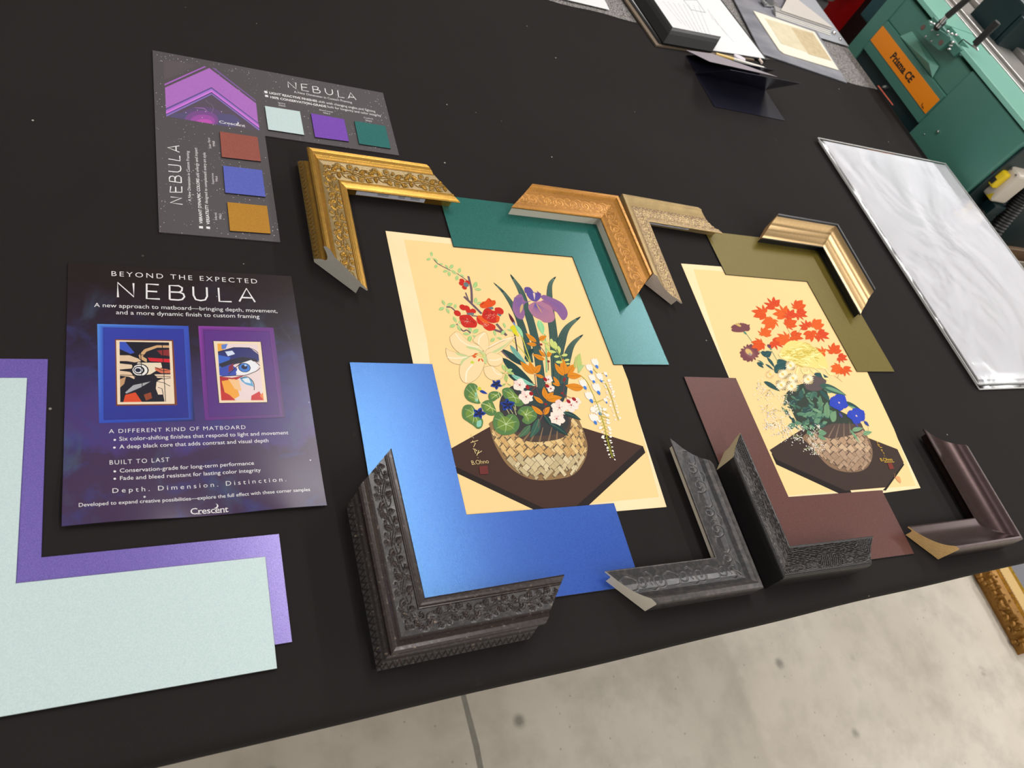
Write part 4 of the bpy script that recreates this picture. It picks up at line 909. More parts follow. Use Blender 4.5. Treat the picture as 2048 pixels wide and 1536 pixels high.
# round veined leaves
for pts, hub, ends in (((640, 1080, 680, 1000, 740, 985, 790, 1010, 800, 1060, 770, 1110, 800, 1160, 830, 1220, 780, 1225, 700, 1200, 650, 1150), (800, 1190), ((660, 1050), (700, 1010), (760, 1000), (690, 1140), (760, 1200))), ((615, 1300, 650, 1245, 720, 1240, 760, 1280, 800, 1340, 860, 1420, 850, 1500, 800, 1525, 740, 1480, 680, 1440, 620, 1390), (750, 1350), ((650, 1290), (720, 1260), (660, 1390), (740, 1460), (810, 1490))), ((930, 1110, 980, 1080, 1050, 1090, 1080, 1130, 1030, 1170, 980, 1200, 930, 1170), (1010, 1130), ((950, 1110), (1050, 1110), (960, 1170), (1030, 1160))),
                ((1090, 1060, 1150, 1035, 1210, 1060, 1260, 1130, 1320, 1160, 1360, 1210, 1300, 1260, 1220, 1240, 1140, 1180, 1100, 1130), (1230, 1150), ((1110, 1070), (1170, 1060), (1150, 1160), (1300, 1190), (1250, 1220))), ((840, 1240, 890, 1190, 960, 1190, 1000, 1260, 1020, 1340, 960, 1370, 880, 1330), (950, 1270), ((870, 1230), (920, 1210), (900, 1310), (980, 1340))), ((980, 1420, 1020, 1330, 1080, 1330, 1120, 1380, 1170, 1350, 1240, 1360, 1290, 1440, 1280, 1520, 1220, 1580, 1110, 1600, 1020, 1560, 985, 1490), (1130, 1470), ((1000, 1400), (1060, 1350), (1210, 1370), (1260, 1440), (1020, 1520), (1120, 1570), (1230, 1530))), ((1270, 1340, 1310, 1270, 1400, 1255, 1470, 1290, 1500, 1380, 1440, 1450, 1380, 1470, 1320, 1430, 1340, 1380), (1360, 1360), ((1300, 1300), (1390, 1280), (1460, 1310), (1480, 1380), (1400, 1440)))):
    S.fill(q4(*pts), (92, 130, 76), 4)
    h = hub
    S.fill(q4(*[t_ for k in range(0, len(pts), 4) for t_ in (h[0]*.35+pts[k]*.65, h[1]*.35+pts[k+1]*.65)]), (118, 148, 66), 3)
    for e in ends: S.line(q4(*h, (h[0]+e[0])/2+8, (h[1]+e[1])/2-6, *e), .0007, (206, 222, 170), 3, (1, .4))
for pts in ((770, 1090, 790, 1110, 770, 1150), (790, 1440, 840, 1420, 840, 1490, 790, 1500), (760, 1170, 800, 1190, 790, 1210)): S.fill(q4(*pts), (142, 204, 180), 2)
S.line(q4(800, 1030, 790, 1080, 830, 1210, 900, 1240, 1020, 1310), .0008, (216, 220, 150), 4); S.line(q4(1040, 1080, 1060, 1160), .0007, (216, 220, 150))
# dark blue violets
for cx, cy, r, ro in ((1020, 1000, 74, .3), (1150, 1240, 92, .9), (815, 1340, 84, 0.)):
    for k in range(5):
        a = ro+1.256*k; S.leaf(q4(cx, cy)[0], q4(cx+r*math.cos(a), cy+r*.85*math.sin(a))[0], .62, (36, 66, 160)); S.leaf(q4(cx, cy)[0], q4(cx+r*.8*math.cos(a+.1), cy+r*.66*math.sin(a+.1))[0], .40, (30, 36, 74))
    S.disc(q4(cx, cy)[0], .0021, .0021, (46, 44, 66))
S.leaf(q4(820, 1070)[0], q4(915, 1110)[0], .4, (36, 66, 160)); S.disc(q4(822, 1050)[0], .0022, .0026, (214, 210, 60))
for pl in ((1140, 1290, 1170, 1345), (1180, 1290, 1215, 1345), (1225, 1260, 1255, 1360), (1240, 1240, 1250, 1300)): S.line(q4(*pl), .0007, (222, 214, 160))
# orange leaf sprays
for a in ((130, 5, 200, 0, 0),): pass
for x0, y0, x1, y1 in ((400, 190, 280, 90), (400, 215, 290, 205), (430, 170, 510, 120), (490, 380, 355, 320), (495, 350, 425, 270), (520, 350, 570, 285), (370, 540, 220, 400), (380, 530, 325, 400), (380, 530, 448, 440), (480, 575, 385, 545), (700, 560, 600, 420), (715, 545, 690, 370), (735, 540, 825, 435), (735, 565, 895, 560), (660, 660, 570, 640), (650, 660, 585, 565), (910, 690, 715, 665), (475, 860, 365, 780), (510, 820, 480, 680), (510, 830, 585, 740), (520, 830, 680, 795), (470, 985, 345, 885), (480, 985, 545, 900)):
    S.leaf(q6(x0, y0)[0], q6(x1, y1)[0], .44, OR_, .03, (120, 62, 20), .00035)
for pl in ((400, 190, 480, 290, 525, 400, 530, 500), (380, 540, 400, 700, 440, 800), (710, 560, 700, 700, 690, 760), (500, 860, 480, 960, 430, 1060)): S.line(q6(*pl), .0008, (110, 70, 80), 4)
for x0, y0 in ((450, 215), (530, 400), (710, 590), (700, 610), (500, 870), (680, 750)): S.disc(q6(x0, y0)[0], .0020, .0016, (150, 40, 42))
# light green fern fronds
for x0, y0, x1, y1 in ((460, 185, 540, 200), (500, 210, 545, 300), (560, 150, 580, 250), (600, 180, 615, 280), (640, 230, 655, 320), (590, 350, 655, 345), (740, 325, 670, 340), (610, 410, 690, 408), (760, 380, 700, 395), (720, 430, 770, 425), (540, 190, 600, 260), (530, 290, 620, 300)): S.leaf(q6(x0, y0)[0], q6(x1, y1)[0], .40, (204, 214, 120), 0, (232, 236, 170), .0003)
S.line(q6(450, 170, 590, 260, 660, 340, 680, 420), .0008, (190, 200, 100), 4)
for k in range(8):
    x0, y0 = 800+k*4, 400+k*16; S.leaf(q6(840, 470-k*16)[0], q6(905-k*3, 430-k*17)[0], .22, (186, 204, 116)); S.leaf(q6(835, 480-k*14)[0], q6(800+k*4, 440-k*14)[0], .22, (186, 204, 116)); S.leaf(q6(850, 470+k*8)[0], q6(930-k*8, 440+k*12)[0], .2, (176, 204, 136))
# white and pink blossoms
PK, PO = (250, 232, 218), (214, 160, 140)
for cx, cy, r, ro in ((620, 1030, 98, 1.5), (650, 910, 98, .9), (215, 660, 78, 0), (285, 790, 86, .5), (530, 600, 50, .2), (555, 700, 45, .8), (780, 880, 90, .4), (840, 845, 50, 0)):
    for k in range(5):
        a = ro+1.256*k; e = (cx+r*math.cos(a), cy+r*.95*math.sin(a)); S.leaf(q6(cx-r*.1*math.cos(a), cy-r*.1*math.sin(a))[0], q6(*e)[0], .80, PK if k != 3 else (250, 216, 208), 0, None, shape=1.25)
    for k in range(5):
        a = ro+1.256*k; S.line(q6(cx, cy, cx+r*.4*math.cos(a), cy+r*.4*math.sin(a)), .0003, (170, 60, 60))
    S.disc(q6(cx, cy)[0], .0011, .0011, (176, 66, 56))
for cx, cy in ((495, 600), (515, 670), (750, 840), (810, 815), (340, 755), (300, 685)): S.disc(q6(cx, cy)[0], .0030, .0026, (164, 30, 36), cx)
for pl in ((690, 765, 800, 810), (690, 770, 745, 830), (300, 690, 400, 670), (330, 740, 400, 670)): S.line(q6(*pl), .0006, (150, 60, 56))
for a in ((690, 960, 890, 1045, .3, DG), (540, 1080, 750, 1220, .32, DG), (480, 990, 560, 1110, .5, DG), (425, 1030, 325, 1240, .30, (60, 98, 84)), (330, 1100, 200, 1235, .30, (78, 112, 84))): S.leaf(q6(a[0], a[1])[0], q6(a[2], a[3])[0], a[4], a[5], .05, (150, 180, 130), .0003)
S.line(q6(480, 960, 430, 1060, 420, 1130), .0009, (120, 90, 84), 3)
# wisteria
GY = (178, 180, 50)
for pl in ((890, 560, 950, 620, 1010, 740, 1060, 860, 1110, 1000, 1150, 1130, 1170, 1240, 1200, 1360, 1235, 1460), (1010, 470, 1090, 560, 1160, 650, 1220, 790, 1260, 930, 1300, 1050), (1060, 540, 1130, 530), (1060, 850, 1130, 820), (1110, 1000, 1200, 1030), (1080, 890, 1180, 970), (1000, 850, 1050, 840), (1000, 740, 960, 780)): S.line(q6(*pl), .0009, GY, 4, (1, .6))
for cx, cy, r in ((1030, 420, 52), (970, 480, 50), (1080, 575, 50), (1000, 590, 48), (900, 650, 54), (1045, 700, 60), (965, 790, 60), (1062, 930, 60), (1010, 1030, 58), (1150, 540, 26), (1150, 830, 30)):
    for k, a in enumerate((-2.2, -1.2, -1.75)): S.leaf(q6(cx+r*.5, cy+r*.6)[0], q6(cx+r*1.1*math.cos(a), cy+r*1.1*math.sin(a))[0], .55, (248, 240, 228))
    S.leaf(q6(cx+r*.3, cy+r*.1)[0], q6(cx+r*.85, cy+r*1.15)[0], .62, (240, 240, 244)); S.leaf(q6(cx+r*.4, cy+r*.35)[0], q6(cx+r*.85, cy+r*1.2)[0], .72, (68, 128, 214))
rnd = random.Random(4)
for k in range(30):
    u = k/29; ax, ay = (1160+u*130, 600+u*430); s_ = 1 if k % 2 else -1; jx, jy = rnd.uniform(-9, 9), rnd.uniform(-10, 10); S.leaf(q6(ax+s_*(22-10*u)+jx, ay+8+jy)[0], q6(ax+s_*(58-30*u)+jx, ay+16-rnd.uniform(-14, 34)+jy)[0], rnd.uniform(.45, .7), (248, 240, 226))
for k in range(34):
    u = k/33; ax, ay = (1085+u*150, 900+u*560); s_ = 1 if k % 2 else -1; jx, jy = rnd.uniform(-14, 14)*(1-u*.6), rnd.uniform(-12, 12); S.leaf(q6(ax+s_*(40-28*u)+jx, ay+8+jy)[0], q6(ax+s_*(92-62*u)+jx, ay+24-rnd.uniform(-20, 40)*(1-.5*u)+jy)[0], rnd.uniform(.45, .75), (248, 242, 230))
    if k % 2 == 0: S.line(q6(ax, ay-14, ax+s_*(42-30*u), ay+8), .0006, GY); S.line(q6(ax, ay, ax-s_*(42-30*u), ay+16), .0006, GY)
for pl in ((1060, 860, 1110, 1000, 1150, 1130, 1170, 1240, 1200, 1360, 1235, 1460), (1160, 650, 1220, 790, 1260, 930, 1300, 1050)): S.line(q6(*pl), .0011, GY, 4, (1, .5))
# signature
SG = (238, 214, 150)
for pl in ((290, 320, 296, 350), (306, 350, 312, 356), (284, 400, 300, 392, 306, 380), (300, 395, 330, 385, 352, 378), (318, 400, 328, 405, 310, 440), (304, 455, 330, 462, 336, 480), (316, 462, 330, 500), (330, 470, 345, 470), (350, 500, 388, 476), (360, 470, 340, 520), (350, 536, 354, 540)): S.line(q7(*pl), .0007, SG)
a, b, c_ = q7(298, 606, 455, 590, 300, 566); S.text('B.Ohno', a, b, c_, SG, .95, -.01)
S.fill(q7(362, 620, 440, 612, 450, 690, 372, 694), (112, 52, 50))
pr = S.build('flower_print', [PAPER.m, PI])
tag(pr, 'cream art print of an iris and white lily arrangement in a round bamboo basket', 'art print')

# ---- print with the maple leaves
S = Sheet((.7791, .6356), 0, .0007, 4.5e-7)
pts = [(1362, 527), (1440, 533), (1660, 553), (1718, 741), (1765, 812), (1841, 976), (1765, 986), (1560, 1004), (1458, 755)]
S.paper(ccw([S.L(p) for p in pts]), .0004)
a1 = zc(1440, 580, 6.4); a2 = zc(1500, 720, 5.486); a3 = zc(1340, 500, 3.012)
S.fill(a3(140, 115, 330, 130, 900, 160, 1040, 420, 1350, 1080, 1480, 1420, 700, 1480, 560, 1180, 330, 700), (252, 217, 154))
S.fill(a3(610, 1225, 1075, 1430, 1100, 1470, 1280, 1448, 1285, 1456, 1090, 1500, 640, 1292), (38, 32, 32)); S.fill(a3(1390, 1270, 1412, 1292, 1300, 1450, 1280, 1448, 1300, 1428), (38, 32, 32))
S.fill(a3(600, 1205, 730, 1120, 830, 1060, 1190, 1130, 1370, 1200, 1408, 1280, 1300, 1430, 1060, 1450, 640, 1262), (66, 52, 48))

BK = (590, 830, 640, 920, 760, 1060, 860, 1160, 980, 1215, 1120, 1232, 1250, 1205, 1325, 1120, 1345, 1010, 1320, 900, 1280, 820, 1240, 740, 1150, 680, 900, 660)
S.fill(a2(*BK), (140, 112, 88), 4)
out = smooth([(BK[i], BK[i+1]) for i in range(0, len(BK), 2)], 4)
weave(S, a2, out, 1010, 970, 380, 270, ((198, 166, 134), (186, 152, 122), (206, 176, 144)), (96, 80, 70), 7, 6, 1.0, ((182, 152, 126), (172, 142, 116)))
S.fill(a2(640, 760, 860, 860, 980, 850, 1120, 820, 1240, 760, 1160, 650, 880, 640, 700, 640), (92, 76, 70), 4); S.fill(a2(400, 360, 620, 250, 820, 300, 900, 500, 1140, 640, 1130, 700, 900, 700, 700, 780, 560, 740, 460, 560), (58, 68, 60), 4); S.fill(a2(600, 180, 830, 200, 780, 330, 620, 320), (96, 84, 84), 3)
for pl in ((860, 850, 930, 720), (940, 860, 980, 700), (1030, 850, 1030, 690), (1100, 810, 1090, 680)): S.line(a2(*pl), .0022, (140, 118, 100), taper=(1, .3))
# foliage
rnd = random.Random(8)
for k in range(120):
    x_, y_ = rnd.uniform(380, 860), rnd.uniform(330, 740)
    if x_ < 460 and y_ > 620: continue
    a = rnd.uniform(0, 6.28); r = rnd.uniform(55, 100); S.leaf(a2(x_, y_)[0], a2(x_+r*math.cos(a), y_+r*math.sin(a)*.8)[0], .42, rnd.choice(((72, 112, 96), (60, 96, 88), (88, 132, 106), (52, 80, 80), (104, 146, 116))), .05, (140, 176, 142) if k % 2 else (40, 66, 66), .0004)
for a in ((760, 280, 1060, 390, .30, (62, 96, 86)), (820, 300, 1050, 385, .16, (120, 164, 130)), (1030, 455, 1270, 600, .26, (48, 84, 84)), (1070, 500, 1265, 595, .12, (130, 172, 134)), (760, 330, 880, 460, .45, (52, 88, 86)), (150, 240, 330, 345, .36, (46, 84, 84)), (90, 20, 120, 80, .6, (46, 84, 84)), (700, 160, 860, 190, .3, (52, 88, 90)), (900, 680, 940, 560, .42, (118, 156, 118)), (850, 640, 850, 460, .32, (118, 156, 118)), (780, 520, 770, 390, .34, (100, 140, 108)), (680, 540, 790, 580, .3, (130, 172, 130)), (1090, 760, 1200, 910, .22, (122, 170, 128)), (1240, 820, 1340, 790, .3, (130, 172, 130)), (1120, 780, 1240, 750, .25, (130, 172, 130)), (750, 800, 840, 800, .6, (110, 154, 118)), (740, 830, 840, 880, .45, (110, 154, 118)), (650, 740, 710, 740, .7, (110, 154, 118)), (580, 735, 640, 740, .7, (110, 154, 118)), (620, 800, 700, 820, .7, (96, 140, 112))): S.leaf(a2(a[0], a[1])[0], a2(a[2], a[3])[0], a[4], a[5], .04, (36, 66, 68) if a[4] < .4 else None, .0004)
for a in ((520, 800, 640, 860, .7), (580, 850, 660, 790, .5), (470, 930, 560, 1000, .6), (560, 960, 500, 900, .6), (600, 860, 700, 1000, .35), (580, 950, 690, 1030, .3), (700, 1060, 870, 960, .4), (730, 950, 860, 920, .5)): S.leaf(a1(a[0], a[1])[0], a1(a[2], a[3])[0], a[4], (44, 84, 86), .05, (96, 136, 122), .0004)
# zinnias
for pl in ((330, 550, 420, 680, 520, 810), (480, 900, 560, 950), (660, 780, 740, 920)): S.line(a1(*pl), .0011, (92, 148, 116), 3)
S.leaf(a1(340, 570)[0], a1(290, 520)[0], .6, (92, 148, 116))
PL = (124, 72, 78)
for k in range(11):
    S.leaf(a1(260, 505)[0], a1(260+125*math.cos(3.3+k*.3), 480+70*math.sin(3.3+k*.3)+10)[0], .42, PL, shape=1.3)
S.fill(a1(150, 500, 260, 480, 380, 440, 340, 510, 280, 540, 170, 535), PL, 3); S.disc(a1(235, 450)[0], .0050, .0028, (216, 178, 104), -.3)
for k in range(14): S.leaf(a1(378, 805)[0], a1(378+130*math.cos(k*.449), 808+118*math.sin(k*.449))[0], .40, PL, shape=1.4)
S.disc(a1(378, 805)[0], .0105, .0105, (140, 86, 88)); S.disc(a1(368, 795)[0], .0064, .0060, (222, 184, 116)); S.disc(a1(385, 825)[0], .0032, .0026, (170, 150, 140)); S.disc(a1(630, 722)[0], .0042, .0038, (112, 66, 92)); S.leaf(a1(655, 770)[0], a1(640, 735)[0], .8, (92, 148, 116))
# maple leaves
def maple(cx, cy, r, ro, cl):
    for k, (da, m_) in enumerate(((-1.95, .55), (-1.3, .85), (-.62, 1.), (0, 1.1), (.62, 1.), (1.3, .85), (1.95, .55))):
        a = ro+da; S.leaf(a1(cx-r*.1*math.cos(ro), cy-r*.1*math.sin(ro))[0], a1(cx+r*m_*math.cos(a), cy+r*.82*m_*math.sin(a))[0], .36, cl, .02, (236, 128, 40), .0004)
for k, (cx, cy, r, ro) in enumerate(((560, 290, 150, 3.3), (690, 200, 140, -2.2), (820, 300, 150, -2.6), (980, 230, 130, -1.0), (1000, 310, 120, .3), (670, 390, 150, 2.2), (860, 450, 130, -.5), (900, 340, 120, -1.8), (560, 570, 120, -1.2), (530, 680, 135, 2.6), (690, 670, 130, .6), (860, 620, 150, 3.0), (930, 600, 130, .2), (1110, 470, 110, -2.3), (1210, 470, 130, -.9), (1170, 550, 130, 1.6), (1270, 580, 130, .4), (1320, 800, 120, 3.2), (1450, 790, 130, -1.5), (1530, 870, 100, .3), (1530, 990, 120, 2.6), (1590, 1020, 110, .9))): maple(cx, cy, r, ro, ((226, 84, 32), (220, 70, 34), (232, 98, 36))[k % 3])
for pl in ((870, 510, 910, 580, 940, 600), (1040, 490, 1000, 550, 960, 590), (1460, 1100, 1520, 1140, 1560, 1180), (1520, 1080, 1500, 1130)): S.line(a1(*pl), .0005, (132, 84, 70), 3)
# yellow chrysanthemum
S.fill(a1(760, 830, 830, 700, 920, 650, 1060, 670, 1200, 740, 1330, 850, 1380, 980, 1330, 1010, 1180, 1000, 1000, 960, 860, 900), (238, 222, 134), 4)
for k in range(150):
    x_, y_ = rnd.gauss(1060, 140), rnd.gauss(830, 80)
    if abs((x_-1060)/300)+abs((y_-830)/170) > 1: continue
    a = rnd.uniform(-.8, 1.2); r = 44; S.line(a1(x_-r, y_-r*math.sin(a)*.4, x_, y_+rnd.uniform(-18, 18), x_+r*math.cos(a), y_+r*math.sin(a)), rnd.uniform(.0012, .0022), rnd.choice(((252, 244, 176), (222, 196, 88), (248, 234, 148), (210, 184, 78))), 3, (.4, 1, .3))
for pl in ((860, 900, 790, 870, 760, 830, 800, 820), (1000, 980, 980, 1060, 990, 1095), (1040, 1000, 1060, 1060, 1120, 1060, 1130, 1020), (1150, 1010, 1190, 1050, 1220, 1030), (1210, 1000, 1290, 1060, 1330, 1130, 1390, 1150), (1330, 980, 1390, 1070, 1440, 1080), (880, 930, 830, 880), (1260, 960, 1340, 1010)): S.line(a1(*pl), .0038, (244, 232, 160), 5, (.6, 1, .8))
# daisies
for cx, cy, r in ((900, 970, 72), (800, 1080, 74), (930, 1130, 78), (780, 1220, 76), (915, 1235, 82), (1125, 1145, 78), (640, 1080, 66)):
    fa = cx == 640
    if not fa: S.disc(a1(cx, cy)[0], r*.000118, r*.000112, (170, 150, 104))
    for k in range(17):
        a = k*.3696; S.leaf(a1(cx, cy)[0], a1(cx+r*math.cos(a), cy+r*.95*math.sin(a))[0], .19, (253, 236, 200) if not fa else (250, 220, 164), same=k > 0 and False)
    S.disc(a1(cx, cy)[0], .0026, .0024, (240, 204, 96))
S.disc(a1(1040, 1170)[0], .0030, .0026, (246, 216, 170)); S.disc(a1(1010, 1185)[0], .0020, .0018, (246, 216, 170))
# bellflowers
for cx, cy, r, ro in ((975, 470, 110, .3), (1165, 615, 105, .6)):
    for k in range(5):
        a = ro+1.2566*k; S.leaf(a2(cx-r*.2*math.cos(a), cy-r*.2*math.sin(a))[0], a2(cx+r*math.cos(a), cy+r*.85*math.sin(a))[0], .78, (52, 74, 190), 0, (40, 56, 160), .0003)
    S.disc(a2(cx, cy)[0], .0100, .0090, (54, 76, 192)); S.disc(a2(cx, cy)[0], .0018, .0016, (236, 200, 190))
S.leaf(a2(1250, 670)[0], a2(1305, 730)[0], .7, (56, 76, 150)); S.leaf(a2(980, 580)[0], a2(1010, 640)[0], .7, (80, 78, 150)); S.leaf(a2(1150, 690)[0], a2(1185, 745)[0], .6, (84, 78, 150)); S.line(a2(1290, 730, 1295, 770, 1270, 810), .0005, (150, 170, 120), 3)
# baby's breath
for x_, y_, sx, sy, n in ((90, 290, 30, 35, 24), (180, 370, 50, 45, 55), (370, 420, 45, 45, 34), (160, 530, 30, 30, 16), (230, 590, 60, 50, 70), (400, 590, 45, 40, 44), (210, 730, 45, 30, 60), (300, 690, 50, 30, 40), (350, 800, 50, 40, 60), (420, 760, 40, 30, 34), (550, 750, 30, 20, 28), (510, 860, 50, 25, 46), (740, 740, 20, 25, 18), (700, 800, 25, 25, 20), (680, 880, 30, 35, 34), (740, 960, 45, 30, 44), (630, 980, 25, 15, 14), (710, 1020, 25, 14, 16)):
    for e in range(5): S.line(a2(x_+sx*.8, y_-sy, x_+rnd.gauss(0, sx), y_+rnd.gauss(0, sy)), .0003, (170, 176, 120), same=e > 0)
    S.dots([(*S.L(a2(x_+rnd.gauss(0, sx), y_+rnd.gauss(0, sy))[0]), rnd.uniform(.6, 1.3)) for _ in range(n)], .00085, (252, 246, 232))
# signature and seals
for pl in ((1385, 890, 1400, 915), (1392, 925, 1420, 935), (1400, 940, 1425, 955), (1425, 965, 1445, 960), (1432, 990, 1450, 985, 1445, 1005), (1455, 1010, 1470, 1035), (1468, 1050, 1474, 1058), (1470, 1122, 1580, 1120)): S.line(a2(*pl), .0009, (232, 186, 70))
a, b, c_ = a2(1436, 1112, 1565, 1108, 1434, 1078); S.text('B.Ohno', a, b, c_, (232, 186, 70), .95, .0)
S.fill(a2(1505, 1135, 1550, 1130, 1580, 1195, 1530, 1200), (128, 56, 48)); S.fill(a2(1588, 1290, 1635, 1278, 1655, 1335, 1640, 1350), (232, 168, 112), 2); S.line(a2(1575, 1245, 1590, 1250, 1580, 1290), .0005, (200, 140, 96))
pr = S.build('flower_print', [PAPER.m, PI])
tag(pr, 'cream art print of red maple leaves and a yellow chrysanthemum in a bamboo basket', 'art print')

# ---------------------------------------------------------------- wrapped boards at the right of the table
t = NT('clear_sleeve'); co = t.coord()
w1 = t.noise(3.2, 2, .45, co, 2.6); w2 = t.noise(16, 3, .5, co, 1.2)
g = t.node('ShaderNodeBsdfGlossy', Roughness=.14, Color=(1, 1, 1)); tr = t.node('ShaderNodeBsdfTransparent')
bp = t.node('ShaderNodeBump', Height=t.mix(.10, w1, w2), Strength=.34, Distance=.02)
t.l.new(bp.outputs[0], g.inputs['Normal'])
fr = t.node('ShaderNodeFresnel', IOR=1.5); t.l.new(bp.outputs[0], fr.inputs['Normal'])
mx = t.n.new('ShaderNodeMixShader'); t.l.new(t.math('ADD', t.math('MULTIPLY', fr.outputs[0], 1.0), .02), mx.inputs[0]); t.l.new(tr.outputs[0], mx.inputs[1]); t.l.new(g.outputs[0], mx.inputs[2]); t.l.new(mx.outputs[0], t.n['Material Output'].inputs[0])
SLEEVE = t.m
t = NT('white_foam_board'); n = t.noise(6, 2, .5)
t.set(Base_Color=t.mix(n, lin((240, 240, 246)), lin((246, 246, 250))), Roughness=.5); WBOARD = t.m
SEAM = NT('sleeve_seam'); SEAM.set(Base_Color=lin((198, 197, 196)), Roughness=.8); SEAM.b.inputs['Specular IOR Level'].default_value = .1; SEAM = SEAM.m
def wrapped(c, deg, w, h, z0, th, label):
    r = empty('wrapped_board', (c[0], c[1], T+z0), math.radians(deg), label, 'wrapped board', 'white boards in clear sleeves stacked at the right')
    MB().box((w/2, -h/2, th/2), (w-.016, h-.016, th-.001)).build('white_board', WBOARD, r, bevel=.0006)
    n1, n2 = 40, 54; vs, fs = [], []
    for j in range(n2+1):
        for i in range(n1+1):
            a, b = w*i/n1, -h*j/n2; e = min(a, w-a, -b, h+b)
            z = th+.0006+.0010*(1+math.sin(a*13+b*7+2*math.sin(b*9)))*.5*min(1, e/.05) if e > .009 else th*.5+(th*.5+.0006)*(e/.009)
            vs.append((a, b, z))
    for j in range(n2):
        for i in range(n1): fs.append((j*(n1+1)+i, (j+1)*(n1+1)+i, (j+1)*(n1+1)+i+1, j*(n1+1)+i+1))
    mk('clear_sleeve', vs, fs, SLEEVE, r, smooth=60)
    m = MB()
    for p, q_ in (((0, 0), (w, 0)), ((w, 0), (w, -h)), ((w, -h), (0, -h)), ((0, -h), (0, 0))): m.tube([(*p, th*.5), (*q_, th*.5)], .0012, 6)
    m.build('sleeve_seam', SEAM, r)
    return r
wrapped((1.3295, 1.0205), .9, .4452, .6180, .0006, .0042, 'lower white board in a clear sleeve, its edges peeking out under the other')
wrapped((1.3231, 1.0225), .94, .4452, .6125, .0062, .0042, 'upper white board in a crinkled clear plastic sleeve at the table right side')

# ---------------------------------------------------------------- papers and tools at the far end of the table
WPAP = plain('white_paper', (226, 226, 228), .7)
def slab(name, pts, z, th, m, label, cat, group=None, **k):
    c = np.mean(np.array([p[:2] for p in pts]), 0)
    o = MB().prism([(p[0]-c[0], p[1]-c[1]) for p in pts], 0, th, 0).build(name, m, None, (c[0], c[1], T+z), **k); return tag(o, label, cat, group)
def quad(c, dx, dy, w, h):
    dx, dy = (np.array(d)/np.hypot(*d) for d in (dx, dy)); c = np.array(c)
    return [tuple(c), tuple(c+dx*w), tuple(c+dx*w+dy*h), tuple(c+dy*h)]
slab('paper_sheet', quad((.9043, 1.3150), (-1, -.065), (.0, 1), .2159, .2794), .0003, .0004, WPAP, 'blank white sheet of paper on the grey carpet left of the black corner', 'paper')
dx, dy = (math.cos(math.radians(8.5)), math.sin(math.radians(8.5))), (-math.sin(math.radians(8.5)), math.cos(math.radians(8.5)))
slab('backing_board', quad((.982, 1.2235), dx, dy, .300, .34), .0008, .0034, plain('brown_board', (112, 96, 80), .7), 'thin brown board under the document and the large black corner sample', 'board')
slab('black_folder', quad((.992, 1.2300), dx, dy, .336, .33), .0044, .0020, plain('black_folder_cover', (30, 30, 33), .6), 'flat black folder showing along the right side of the white document', 'folder')
S = Sheet((.998, 1.2340), 8.5, .0068, 4e-6)
S.paper([(0, 0), (.322, 0), (.322, .30), (0, .30)], .0004)
rnd = random.Random(9)
def row(px0, px1, h, n):
    a, b = np.array(S.L(px0)), np.array(S.L(px1)); d = b-a; u = 0
    dn = np.array([-d[1], d[0]])/np.linalg.norm(d)*h/2; k = 0
    while u < 1:
        e = min(1, u+rnd.uniform(.02, .07)); p0, p1 = a+d*u, a+d*e
        S.loc([tuple(p0-dn), tuple(p1-dn), tuple(p1+dn), tuple(p0+dn)], (176, 176, 180), same=k > 0); u = e+rnd.uniform(.008, .016); k += 1
qd = zc(1240, 0, 3.938)
for k in range(8): row(qd(338+k*40, 10+k*5)[0], qd(488+k*34, 190+k*18)[0], .0016, 10)
for k in range(5): row(qd(690+k*28, 70+k*40)[0], qd(735+k*40, 160+k*42)[0], .0016, 5)
for a, b in (((500, 0), (558, 76)), ((558, 76), (672, 100)), ((672, 100), (604, 0)), ((500, 0), (604, 0))): S.line(qd(*a, *b), .0013, (70, 90, 110))
dcm = S.build('document_sheet', [WPAP, ink('document_print', .7)]); tag(dcm, 'white printed document with an outlined box, inside the large black corner sample', 'document')
BIG = [(0, 0), (0, .0030), (.0040, .0080), (.0110, .0165), (.0180, .0215), (.0230, .0235), (.0262, .0238), (.0277, .0230), (.0280, .0180), (.0280, 0)]
t = NT('satin_black_frame'); t.set(Base_Color=lin((18, 18, 20)), Roughness=.45); t.b.inputs['Specular IOR Level'].default_value = .3; 
frame('plain satin black corner sample resting on the white document at the back of the table', (.9975, 1.2270), 6.8, 1, 1, .1404, .2100, BIG, {}, t.m, t.m, z0=.0075)

